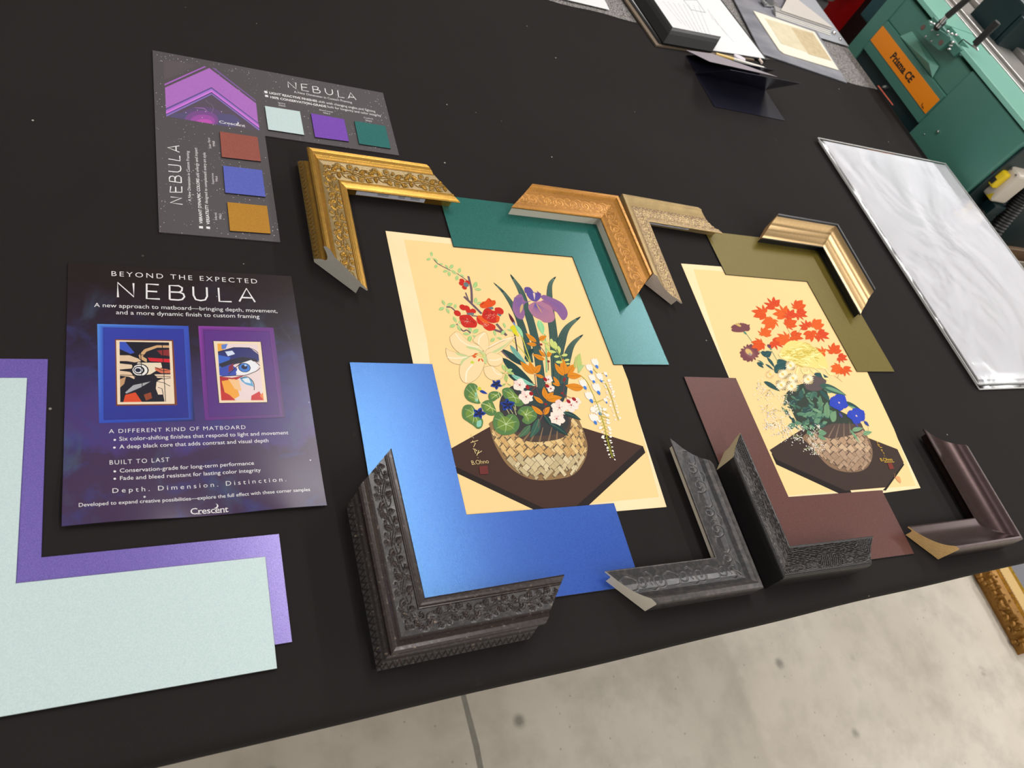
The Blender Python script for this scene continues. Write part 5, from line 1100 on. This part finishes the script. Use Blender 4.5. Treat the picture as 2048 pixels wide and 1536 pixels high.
t = NT('navy_gloss_card'); n = t.noise(9, 3, .6); t.set(Base_Color=t.mix(n, lin((24, 24, 36)), lin((44, 44, 58))), Roughness=.22); NAVY = t.m
LIL = plain('lilac_grey_card', (142, 132, 140), .45)
def vcard(x0, x1, y0, y1, yt, zt, label, strip=False):
    r = empty('folded_card', (x0, y1, T+.0008), 0, label, 'folded card', 'dark folded cards at the back of the table')
    w = x1-x0; th = .0006
    MB().add([(0, 0, 0), (w, .004, 0), (w+.004, y0-y1+.006, 0), (.002, y0-y1, 0), (0, 0, th), (w, .004, th), (w+.004, y0-y1+.006, th), (.002, y0-y1, th)], [(0, 1, 2, 3), (7, 6, 5, 4), (0, 4, 5, 1), (1, 5, 6, 2), (2, 6, 7, 3), (3, 7, 4, 0)]).build('lower_leaf', NAVY, r)
    a, b = (0, yt-y1, zt), (w, yt-y1+.012, zt+.003)
    m = MB().add([(0, 0, th), (w, .004, th), b, a, (0, .0007, th+.0007), (w, .0047, th+.0007), (b[0], b[1]+.0007, b[2]+.0007), (a[0], a[1]+.0007, a[2]+.0007)], [(3, 2, 1, 0), (4, 5, 6, 7), (0, 1, 5, 4), (1, 2, 6, 5), (2, 3, 7, 6), (3, 0, 4, 7)])
    m.build('upper_leaf', NAVY, r)
    if strip:
        p = [U(k, .0316)-np.array((x0, y1, 0)) for k in ((1372, 101), (1424, 108), (1554, 154), (1419, 124))]
        o = MB().prism([(k[0], k[1]) for k in p], .0312, .0318).build('outer_leaf', LIL, r); o['label'] = 'lilac grey outer leaf'
    return r
vcard(1.058, 1.256, 1.0625, 1.1607, 1.085, .068, 'dark navy card folded half open on the black cloth, nearer of the two')
vcard(1.060, 1.272, 1.1700, 1.2180, 1.180, .030, 'dark folded card with a lilac grey strip, just below the white document', True)
def rod(name, a, b, r, m, label, cat, n=12):
    a, b = np.array(a), np.array(b); c = (a+b)/2
    o = MB().tube([tuple(a-c), tuple((b-a)*.02+a-c), tuple(b-c)], [r*.8, r, r], n).build(name, m, None, (c[0], c[1], c[2]+T+r), smooth=40); return tag(o, label, cat)
pn = empty('pencil', (1.1560, 1.2515, T+.0034), math.atan2(-.005, .138), 'thin pale pencil with a yellow end below the white document', 'pencil')
MB().tube([(.05, 0, .0), (.138, 0, 0)], .0032, 8).build('pencil_barrel', plain('pale_barrel', (222, 218, 210), .45), pn)
MB().tube([(0, 0, 0), (.05, 0, 0)], .0032, 8).build('painted_end', plain('yellow_paint', (226, 190, 110), .45), pn)
MB().tube([(.138, 0, 0), (.150, 0, 0)], [.0032, .0006], 8).build('tip', plain('grey_tip', (90, 96, 104), .4), pn)
rod('chalk_stub', (1.2975, 1.2855, .0006), (1.3005, 1.2645, .0006), .0032, plain('pinkish_chalk', (226, 206, 196), .8), 'short pinkish white chalk stub beside the grey sheet corner', 'chalk')
er = MB(); pts = [(.016*math.cos(a), .0075*math.sin(a)) for a in np.linspace(0, 6.2832, 20, endpoint=False)]
er.prism(pts, 0, .007).build('eraser', plain('lilac_white_eraser', (214, 206, 216), .6), None, (1.2270, 1.2580, T+.0006), -.2, bevel=.0015); tag(bpy.data.objects['eraser'], 'small oval lilac white eraser peeking out below the document', 'eraser')

t = NT('zinc_sheet'); co = t.coord(); n = t.noise(7, 4, .6, t.map(co, (1, 3, 1), (0, 0, .5))); n2 = t.noise(40, 3, .6, co)
t.set(Base_Color=t.mix(t.ramp(n, (.35, 0.), (.7, 1.)), lin((112, 113, 122)), lin((150, 150, 158))), Roughness=.42, Metallic=.25); ZINC = t.m
slab('grey_sheet', quad((1.3242, 1.3060), (.2735, -.0248), (.02, .16), .2745, .36), .0006, .0022, ZINC, 'scuffed grey sheet lying half on the carpet under the cream mount', 'sheet')
slab('grey_sheet', [(1.44, 1.4985), (1.6085, 1.4655), (1.7320, 1.4660), (1.7320, 1.80), (1.44, 1.80)], .0004, .0012, plain('light_grey_sheet', (160, 163, 170), .5), 'light grey sheet under the white strips at the table right edge', 'sheet')
t = NT('cream_mount'); t.set(Base_Color=t.mix(t.noise(14, 3), lin((224, 216, 198)), lin((236, 230, 214))), Roughness=.8)
mtc = [(1.3958, 1.4890), (1.3975, 1.3400), (1.4080, 1.3300), (1.5945, 1.3255), (1.6060, 1.4790)]
c = np.mean(np.array(mtc), 0); mt = empty('mounted_page', (c[0], c[1], T+.0032), 0, 'old yellowed page on a cream mount lying on the scuffed grey sheet', 'page')
MB().prism([(p[0]-c[0], p[1]-c[1]) for p in mtc], 0, .0018).build('cream_mount', t.m, mt)
t = NT('yellowed_page'); co = t.coord(); n = t.noise(24, 5, .65, co)
t.set(Base_Color=t.mix(t.ramp(n, (.35, 0.), (.7, 1.)), lin((206, 194, 164)), lin((220, 208, 178))), Roughness=.85)
qb_ = zc(1480, 0, 6.827)
pg = [U(p, .005)[:2]-c for p in qb_(340, 250, 560, 595, 1255, 835, 995, 450)]
MB().prism([tuple(p) for p in pg], .0018, .0021).build('old_page', t.m, mt)
t = NT('toned_page'); n = t.noise(60, 5, .65); t.set(Base_Color=t.mix(t.ramp(n, (.35, 0.), (.7, 1.)), lin((190, 170, 134)), lin((210, 192, 156))), Roughness=.85)
pg = [U(p, .005)[:2]-c for p in qb_(700, 380, 935, 740, 1250, 832, 985, 455)]
MB().prism([tuple(p) for p in pg], .0021, .00225).build('toned_half', t.m, mt)
STW = plain('white_strip', (222, 220, 216), .5); STG = plain('grey_strip_edge', (160, 158, 156), .4)
for k in range(4):
    slab('white_strip', [(1.4800-.001*k, 1.4980+.0035*k), (1.6740+.001*k, 1.4900+.0045*k), (1.6800, 1.5180+.003*k), (1.4860, 1.5260+.002*k)], .0018+k*.0026, .0022, [STW, STG][k == 3], ['lowest white strip in the small stack at the table edge', 'second white strip from the bottom of the small stack', 'third white strip from the bottom of the small stack', 'top grey white strip of the small stack at the table edge'][k], 'strip', 'white strips stacked at the table edge')
slab('corner_plate', [(1.4980, 1.5160), (1.6900, 1.5110), (1.6560, 1.5560), (1.5900, 1.6300), (1.5600, 1.5850)], .0124, .0016, plain('pale_plate', (206, 200, 192), .4), 'pale triangular plate lying on top of the small stack of strips', 'plate')
for (x, y, s_, lb) in ((1.6950, 1.5050, 1.2, 'larger silver stud by the end of the strips'), (1.7080, 1.4850, .8, 'smaller silver stud at the edge of the light grey sheet')):
    m = MB().tube([(0, 0, 0), (0, 0, .003*s_), (0, 0, .0055*s_), (0, 0, .0065*s_)], [.005*s_, .005*s_, .0035*s_, .001*s_], 14)
    o = m.build('silver_stud', plain('polished_stud', (225, 225, 228), .2, 1.), None, (x, y, T+.0018), smooth=50); tag(o, lb, 'stud', 'silver studs on the table edge')
hc = empty('metal_clip', (1.4700, 1.5420, T+.0018), math.radians(12), 'small silver hinge clip at the back by the white strips', 'clip')
AL = plain('bright_aluminium', (196, 196, 198), .3, .9)
MB().box((0, 0, .004), (.030, .018, .004)).box((.014, .004, .010), (.004, .022, .016)).build('clip_body', AL, hc, bevel=.0008)
MB().tube([(-.016, -.010, .008), (-.016, .012, .008)], .0035, 10).build('clip_pin', AL, hc)
MB().box((.035, .010, .003), (.036, .030, .003)).build('clip_plate', plain('dull_aluminium', (140, 140, 142), .4, .8), hc, bevel=.0006)
st = MB().box((0, 0, 0), (.004, .072, .0015)).build('orange_strap', plain('salmon_plastic', (228, 112, 92), .5), None, (1.7385, 1.275, T+.0012), .05); tag(st, 'narrow salmon pink strip on the right table edge by the green machine', 'strip')

# ---------------------------------------------------------------- the green cutting machine beyond the table
XM = 1.80
t = NT('machine_green_paint'); n = t.noise(160, 3, .6); t.set(Base_Color=t.mix(t.noise(4, 3), lin((70, 122, 110)), lin((78, 130, 117))), Roughness=.42); t.bump(n, .05, .0006); GR = t.m
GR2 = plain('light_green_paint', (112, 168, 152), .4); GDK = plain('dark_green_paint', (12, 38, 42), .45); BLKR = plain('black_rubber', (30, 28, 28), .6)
CHR = plain('machine_chrome', (205, 205, 205), .22, .95); ALR = plain('anodised_rail', (176, 172, 168), .35, .7)
mc = empty('cutting_machine', (XM, 1.24, 0), 0, 'large green cutting machine with an orange name plate behind the table', 'machine')
def M_(): return MB()
def at(x, y, z): return (x-XM, y-1.24, z+T)
def blk(mb, x0, x1, y0, y1, z0, z1, i=0):
    a, b = at(x0, y0, z0), at(x1, y1, z1); return mb.box([(a[k]+b[k])/2 for k in range(3)], [b[k]-a[k] for k in range(3)], i)
m = M_(); blk(m, XM+.030, 2.42, .955, 1.528, -T, .150); blk(m, XM, XM+.03, .955, 1.186, -T, .160); blk(m, XM, XM+.03, 1.186, 1.482, .0005, .0850); blk(m, XM+.004, XM+.03, 1.186, 1.528, .0850, .155); blk(m, XM, XM+.03, 1.482, 1.528, -.6, .150); blk(m, XM, XM+.03, 1.186, 1.482, -T, -.22)
m.build('machine_body', GR, mc, bevel=.003)
m = M_(); blk(m, XM-.002, XM+.001, 1.188, 1.480, .0020, .0840); m.build('name_panel', GR, mc, bevel=.0006)
m = M_(); blk(m, XM-.0034, XM-.0015, 1.1895, 1.4785, .0275, .0705); pl = m.build('name_plate', plain('orange_enamel', (252, 146, 4), .45), mc); pl['label'] = 'orange name plate'
m = M_(); blk(m, XM+.006, XM+.03, 1.188, 1.480, -.22, -.0005); dr_ = m.build('drawer_front', GDK, mc, bevel=.002); dr_['label'] = 'dark green lower panel'
m = M_(); blk(m, XM+.012, 2.42, .9470, .9545, -T, .140); m.build('end_panel', GDK, mc, bevel=.002)  # dark plate added over the end face; its shade is in the colour
# lettering on the plate: slab letters, reading towards smaller y
v, f, asp = text_geo('Prisma CE', 1.05, .035)
def plate_text(v, f, y0, wd, z0, h, mat, nm):
    vs = [at(XM-.0038, y0-p[0]*wd, z0+p[1]*h) for p in v]; return mk(nm, vs, f, mat, mc)
lt = M_()
INKM = plain('black_enamel', (20, 18, 18), .5)
vs = [at(XM-.0037, 1.3890-p[0]*.1005, .0402+p[1]*.0180) for p in v]; lt.add(vs, f)
for u in (.012, .155, .19, .268, .345, .405, .46, .53, .60, .655):   # slab feet
    y_ = 1.3890-u*.1005; lt.add([at(XM-.0038, y_+.0028, .0402), at(XM-.0038, y_-.0028, .0402), at(XM-.0038, y_-.0028, .0422), at(XM-.0038, y_+.0028, .0422)], [(0, 1, 2, 3)])
lt.build('plate_lettering', INKM, mc)
lt = M_()
for pts in ([(1.2170, .0310), (1.2140, .0310), (1.2140, .0350), (1.2165, .0385), (1.2180, .0370), (1.2160, .0340)], [(1.2120, .0300), (1.2030, .0300), (1.2050, .0330), (1.2080, .0320), (1.2100, .0345), (1.2120, .0330)]):
    vs = [at(XM-.0038, y, z) for y, z in pts]; lt.add(vs, [tuple(range(len(vs)))])
lt.build('maker_mark', plain('dark_red_mark', (96, 30, 14), .5), mc)
def stud(nm, x, y, z, r, m_, ln=.006):
    M_().tube([at(x, y, z), at(x-ln*.6, y, z), at(x-ln, y, z)], [r, r, r*.45], 14).build(nm, m_, mc, smooth=50)
stud('drawer_knob', XM+.006, 1.337, -.011, .0062, CHR, .018); stud('bolt', XM, 1.128, .026, .0036, CHR); stud('bolt', XM, 1.150, -.002, .0018, CHR, .003)
# sloped gusset under the hinge bracket
m = M_(); A, B, C_, D = at(XM, 1.415, .0860), at(XM-.018, 1.278, .105), at(XM, 1.252, .0860), at(XM, 1.262, .112); E = at(XM+.004, 1.40, .112)
m.add([A, B, C_, D, E], [(0, 2, 1), (1, 2, 3), (0, 1, 4), (1, 3, 4), (0, 4, 3, 2)]); m.build('gusset', GR2, mc)
m = M_(); blk(m, XM-.010, XM+.004, 1.245, 1.37, .150, .172); m.build('hinge_mount', GR, mc, bevel=.002)
# bracket plate
pts = [(1.368, .128), (1.366, .147), (1.358, .166), (1.345, .160), (1.330, .168), (1.318, .168), (1.300, .172), (1.275, .1755), (1.269, .173), (1.274, .141)]
vs = [at(XM-.030, *p) for p in pts]+[at(XM-.018, *p) for p in pts]; n = len(pts)
M_().add(vs, [tuple(range(n)), tuple(range(2*n-1, n-1, -1))]+[(k, n+k, n+(k+1) % n, (k+1) % n) for k in range(n)]).build('bracket_plate', GR, mc, bevel=.0015)
m = M_(); blk(m, XM-.019, XM+.005, 1.300, 1.350, .135, .160); m.build('bracket_block', GR, mc, bevel=.002)
for y, z, r in ((1.356, .146, .0062), (1.285, .155, .0062)): M_().tube([at(XM-.0301, y, z), at(XM-.0308, y, z)], r, 18).build('bore_hole', plain('bore_metal', (124, 96, 92), .5, .5), mc)
for y, z in ((1.329, .157), (1.330, .139), (1.307, .160), (1.308, .142)): stud('cap_screw', XM-.030, y, z, .0026, CHR, .003)
for y, z in ((1.352, .163), (1.342, .166), (1.296, .178), (1.283, .181), (1.272, .186), (1.264, .172), (1.262, .165), (1.258, .158)): stud('hinge_screw', XM-.022, y, z, .0032, CHR, .008)
# top ledges with a chamfered front, notched for the handle
def ledge(nm, y0, y1, c0, c1):
    m = M_(); z0, z1 = .1640, .1740
    p = [(XM-.004, y0+c0, z0), (XM-.004, y1-c1, z0), (XM+.128, y1, z0), (XM+.128, y0, z0)]; q_ = [(XM+.002, y0+c0, z1), (XM+.002, y1-c1, z1), (XM+.128, y1, z1), (XM+.128, y0, z1)]
    m.add([at(*v_) for v_ in p+q_], [(3, 2, 1, 0), (4, 5, 6, 7), (0, 1, 5, 4), (1, 2, 6, 5), (2, 3, 7, 6), (3, 0, 4, 7)]); m.build(nm, GR2, mc, bevel=.0015)
ledge('top_ledge', .955, 1.262, .01, .004); ledge('top_ledge', 1.345, 1.528, .0, .002)
m = M_(); blk(m, XM+.040, XM+.128, 1.262, 1.345, .160, .172); m.build('ledge_bridge', GR2, mc)
for x0, x1, z1 in ((1.928, 1.950, .176), (1.953, 1.985, .182), (1.995, 2.060, .178), (2.070, 2.12, .190)):
    m = M_(); blk(m, x0, x1, .955, 1.75, .160, z1); m.build('fence_rail', ALR, mc, bevel=.0015)
m = M_(); blk(m, 2.12, 2.42, .955, 1.75, .15, .166); m.build('feed_table', plain('feed_table_grey', (150, 138, 120), .5, .2), mc)
m = M_(); blk(m, 2.00, 2.20, 1.335, 1.450, .150, .275); m.build('motor_cover', GDK, mc, bevel=.006)
m = M_(); blk(m, 2.00, 2.21, 1.318, 1.333, .150, .255); m.build('cover_flange', GDK, mc, bevel=.003)
m = M_(); blk(m, 2.15, 2.30, 1.20, 1.31, .165, .26); m.build('guard', plain('smoked_guard', (84, 76, 74), .25), mc, bevel=.003)
m = M_(); blk(m, 2.24, 2.34, 1.32, 1.42, .165, .30); m.build('upper_rail', ALR, mc, bevel=.003)
m = M_(); blk(m, 2.341, 2.42, 1.24, 1.42, .165, .32); m.build('guard_tape', plain('yellow_guard', (214, 166, 40), .5), mc, bevel=.003)
def ribbed(nm, pts, r, rings):
    m = M_(); P_ = [np.array(at(*p)) for p in pts]; d = P_[-1]-P_[0]; q_, rr = [], []
    for k in range(rings*2+1): q_.append(tuple(P_[0]+d*k/(rings*2))); rr.append(r*(1.06 if k % 2 else .92))
    m.tube(q_, rr, 12).build(nm, BLKR, mc, smooth=30)
ribbed('handle_grip', [UX((1894, 33), 1.74), UX((1940, -6), 1.74)], .0072, 26); M_().tube([at(*UX((1876, 54), 1.745)), at(*UX((1895, 32), 1.74))], .0060, 10).build('handle_shank', CHR, mc, smooth=40); M_().tube([at(*UX((1874, 55), 1.76)), at(*UX((1886, 43), 1.743))], .0085, 8).build('handle_clevis', BLKR, mc)
ribbed('handle_grip', [UX((1950, 88), 1.80), UX((1996, 44), 1.80)], .0082, 26); M_().tube([at(*UX((1956, 101), 1.80)), at(*UX((1948, 90), 1.80))], [.002, .0045], 8).build('handle_tip', CHR, mc)
M_().tube([at(*UX(p, 1.80)) for p in ((1917, 88), (1926, 78.5), (1936, 86), (1948, 95), (1956, 101))], .0013, 6).build('handle_wire', BLKR, mc)
# stop-button box on its bracket
IVO = plain('ivory_plastic', (206, 196, 182), .4)
bx = M_(); blk(bx, 1.84, 1.90, .915, .985, .010, .092); box_ = bx.build('control_box', IVO, mc, bevel=.006)
m = M_(); blk(m, 1.822, 1.842, .930, .978, .036, .078); o = m.build('button_housing', plain('yellow_plastic', (228, 196, 20), .4), box_, bevel=.004)
m = M_(); m.tube([at(1.8090, .967, .060), at(1.8095, .967, .060), at(1.812, .967, .060), at(1.819, .967, .060), at(1.8195, .967, .060), at(1.826, .967, .060)], [.004, .0095, .0125, .0125, .0065, .0065], 18).build('stop_button', plain('red_plastic', (206, 28, 34), .35), box_, smooth=40)
m = M_(); blk(m, 1.8205, 1.823, .938, .955, .042, .056); m.build('label_slot', BLKR, box_)
m = M_(); m.add([at(1.8385, .935, .013), at(1.8385, .918, .013), at(1.8385, .925, .029)], [(0, 1, 2)]); m.build('warning_sticker', plain('warning_yellow', (214, 186, 30), .5), box_)
m = M_(); m.tube([at(1.8395, .945, .086), at(1.8370, .945, .086)], .003, 10).tube([at(1.8395, .925, .086), at(1.8370, .925, .086)], .002, 10).build('box_screw', plain('dark_screw', (96, 90, 88), .5), box_)
m = M_(); blk(m, 1.86, 1.904, .905, .935, -.02, .008); m.build('box_bracket', GDK, mc, bevel=.002)
for k, (dy, r) in enumerate(((0, .012), (.034, .011))): M_().tube([at(1.90, .975-dy, .0), at(1.89, .972-dy, -.06), at(1.90, .968-dy, -.14), at(1.93, .96-dy, -.40)], r, 12).build('conduit', plain('grey_conduit', (84, 84, 88), .4), mc, smooth=40)
ho, rr = [], []
ha, hb, hc_ = (1.932, .925, .07), (1.925, .880, -.08), (1.918, .800, -.40)
for k in range(110):
    u = k/109; p = [(1-u)**2*ha[i]+2*u*(1-u)*hb[i]+u*u*hc_[i] for i in range(3)]; ho.append((p[0]-1.925, p[1]-.88, p[2]+T)); rr.append(.0200 if k % 2 else .0172)
hs = MB().tube(ho, rr, 14).build('suction_hose', plain('black_hose', (26, 25, 26), .45), None, (1.925, .88, 0), smooth=25); tag(hs, 'black corrugated suction hose hanging beside the stop button box', 'hose')
# teal box, red cabinet and grey bin beyond the machine
m = M_(); blk(m, 1.86, 2.06, 1.552, 1.62, .022, .130); tb_ = m.build('side_box', plain('teal_box_paint', (24, 66, 72), .45), mc, bevel=.003)
m = M_(); blk(m, 1.90, 2.00, 1.520, 1.56, .05, .10); m.build('side_box_arm', GDK, mc)
rc = empty('tool_cabinet', (2.16, 2.21, 0), 0, 'red metal tool cabinet standing between the green machine and the grey bin', 'cabinet')
RDM = plain('red_cabinet_paint', (176, 14, 16), .35)
MB().box((0, 0, .56), (.28, .37, 1.10)).build('cabinet_body', RDM, rc, bevel=.006)
for k in range(4):
    d_ = MB().box((0, -.192, .25+k*.26), (.25, .014, .23)).build('drawer', RDM, rc, bevel=.003)
    MB().box((0, -.206, .25+k*.26+.06), (.14, .014, .020)).build('drawer_handle', plain('brushed_pull', (150, 140, 138), .35, .7), d_, bevel=.002)
gb = empty('storage_bin', (1.89, 2.02, 0), 0, 'pale grey storage bin standing beyond the right table edge', 'bin')
MB().box((0, .0, .42), (.17, .36, .84)).build('bin_body', plain('bin_grey', (150, 150, 156), .5), gb, bevel=.012)
MB().box((0, 0, .865), (.18, .38, .05)).build('bin_lid', plain('bin_lid_grey', (176, 172, 170), .5), gb, bevel=.015)
MB().tube([(-.10, -.20, .20), (-.10, -.20, .84)], .02, 12).build('bin_post', plain('bin_post_beige', (190, 184, 176), .5), gb, smooth=40)
bc = empty('shade_block', (2.66, 2.06, 0), 0, 'plain black cabinet in the shade behind the green machine and the red cabinet', 'cabinet')  # added block: its black stands in for the shade of the gap
MB().box((0, 0, .52), (.5, .8, 1.04)).build('cabinet_body', plain('shade_block_black', (24, 22, 22), .6), bc, bevel=.005)
MB().box((0, -.405, .52), (.44, .014, .94)).build('door', plain('shade_face_black', (28, 26, 26), .55), bc, bevel=.003)

# ---------------------------------------------------------------- boards and mouldings standing in the rack
rk = MB().box((0, 0, .03), (.62, .22, .06)).build('low_platform', plain('dark_rack_wood', (34, 28, 26), .7), None, (2.26, .775, 0)); tag(rk, 'dark low platform under the boards standing beyond the table right side', 'platform')
for k, (y, th, c_, zt, lb) in enumerate(((.878, .012, (120, 92, 66), -.085, 'tan'), (.861, .012, (56, 44, 38), -.12, 'dark umber'), (.848, .004, (168, 158, 144), -.10, 'thin pale grey'), (.834, .014, (84, 46, 32), -.11, 'chestnut brown'), (.812, .014, (54, 32, 28), -.12, 'dark walnut'), (.788, .016, (122, 32, 28), -.12, 'deep red'), (.762, .018, (50, 46, 44), -.13, 'charcoal'), (.735, .016, (38, 34, 34), -.13, 'black'), (.706, .014, (120, 116, 108), -.14, 'grey'))):
    h = T+zt-.06; o = MB().box((0, 0, h/2), (.50, th, h)).build('upright_board', wood('board_finish_'+lb.replace(' ', '_'), c_, tuple(int(x*.8) for x in c_), 60, .45), None, (2.215, y, .0602), bevel=.0015)
    tag(o, lb+' board standing on edge in the rack beyond the table', 'board', 'boards standing in the rack')

# ---------------------------------------------------------------- ornate gilt frame on the floor
X0, Y0, X1, Y1 = 2.474, -.012, 3.30, .56
gf = empty('ornate_frame', (X0, Y0, 0), 0, 'ornate carved gold picture frame lying on the concrete floor', 'picture frame')
GILT = leafed('old_gilt', (150, 106, 44), (224, 172, 78), .36, .6, (110, 74, 34), (.60, .72), 60, base_metal=.5)
def ring(nm, sec, m, smooth_=40):
    w, h = X1-X0, Y1-Y0; vs, fs = [], []; n = len(sec)
    for cx, cy, sx, sy in ((0, 0, 1, 1), (w, 0, -1, 1), (w, h, -1, -1), (0, h, 1, -1)):
        for a, z in sec: vs.append((cx+sx*a, cy+sy*a, z))
    for c_ in range(4):
        for k in range(n): fs.append((c_*n+k, ((c_+1) % 4)*n+k, ((c_+1) % 4)*n+(k+1) % n, c_*n+(k+1) % n))
    return mk(nm, vs, fs, m, gf, smooth=smooth_)
ring('carved_border', [(0, 0), (0, .030), (.012, .050), (.034, .056), (.050, .046), (.050, 0)], GILT)
ring('cove', [(.050, .0), (.050, .046), (.060, .034), (.075, .027), (.088, .030), (.092, .030), (.092, 0)], leafed('bright_gilt', (176, 122, 26), (206, 152, 44), .25, .9, grain=80))
ring('liner', [(.100, 0), (.100, .026), (.160, .024), (.160, 0)], plain('linen_gold', (206, 174, 116), .5, .3))
ring('inner_lip', [(.160, 0), (.160, .026), (.166, .030), (.172, .024), (.172, 0)], leafed('lip_gilt', (200, 160, 60), (226, 190, 90), .22, .9, grain=80))
MB().box(((X1-X0)/2, (Y1-Y0)/2, .010), (X1-X0-.34, Y1-Y0-.34, .016)).build('grey_panel', plain('grey_canvas', (112, 112, 120), .6), gf)
m = MB(); b = .0052
for k in range(46): m.add(*(lambda c_: ([(c_[0]+b*math.cos(a)*math.cos(e), c_[1]+b*math.sin(a)*math.cos(e), c_[2]+b*math.sin(e)) for e in (0, .7) for a in np.linspace(0, 6.283, 8, endpoint=False)]+[(c_[0], c_[1], c_[2]+b)], [(j, (j+1) % 8, 8+(j+1) % 8, 8+j) for j in range(8)]+[(8+j, 8+(j+1) % 8, 16) for j in range(8)]))((.096, .098+k*.0095, .028)))
m.build('bead_row', GILT, gf, smooth=60)
rnd = random.Random(6); m = MB()
def lump(c_, rx, ry, rz, an):
    n1, n2 = 10, 5; v = []
    for i in range(n2+1):
        e = math.pi/2*i/n2-.2
        for j in range(n1):
            a = 6.2832*j/n1; x, y = rx*math.cos(e)*math.cos(a)*(1+.18*math.cos(3*a)), ry*math.cos(e)*math.sin(a); v.append((c_[0]+x*math.cos(an)-y*math.sin(an), c_[1]+x*math.sin(an)+y*math.cos(an), c_[2]+rz*math.sin(e)))
    m.add(v, [(i*n1+j, i*n1+(j+1) % n1, (i+1)*n1+(j+1) % n1, (i+1)*n1+j) for i in range(n2) for j in range(n1)])
for k in range(60): lump((rnd.uniform(-.004, .006), rnd.uniform(-.002, .56), rnd.uniform(.012, .036)), rnd.uniform(.007, .013), rnd.uniform(.006, .014), rnd.uniform(.008, .016), rnd.uniform(-1, 1))
for k in range(95): lump((rnd.uniform(.002, .046), rnd.uniform(.01, .55), .040), rnd.uniform(.006, .014), rnd.uniform(.004, .008), rnd.uniform(.010, .020), rnd.uniform(-1, 1))
for k in range(40): lump((rnd.uniform(.0, .5), rnd.uniform(-.004, .046), rnd.uniform(.015, .042)), rnd.uniform(.006, .014), rnd.uniform(.004, .008), rnd.uniform(.010, .020), rnd.uniform(-1, 1))
for a in ((.02, .02, .030, .020, .8), (.05, .05, .032, .018, .8), (.055, .015, .024, .014, .1), (.015, .055, .014, .024, 1.4), (.085, .045, .03, .012, .3)): lump((a[0], a[1], .038), a[2], a[3], .028, a[4])
m.build('carved_foliage', GILT, gf, smooth=50)
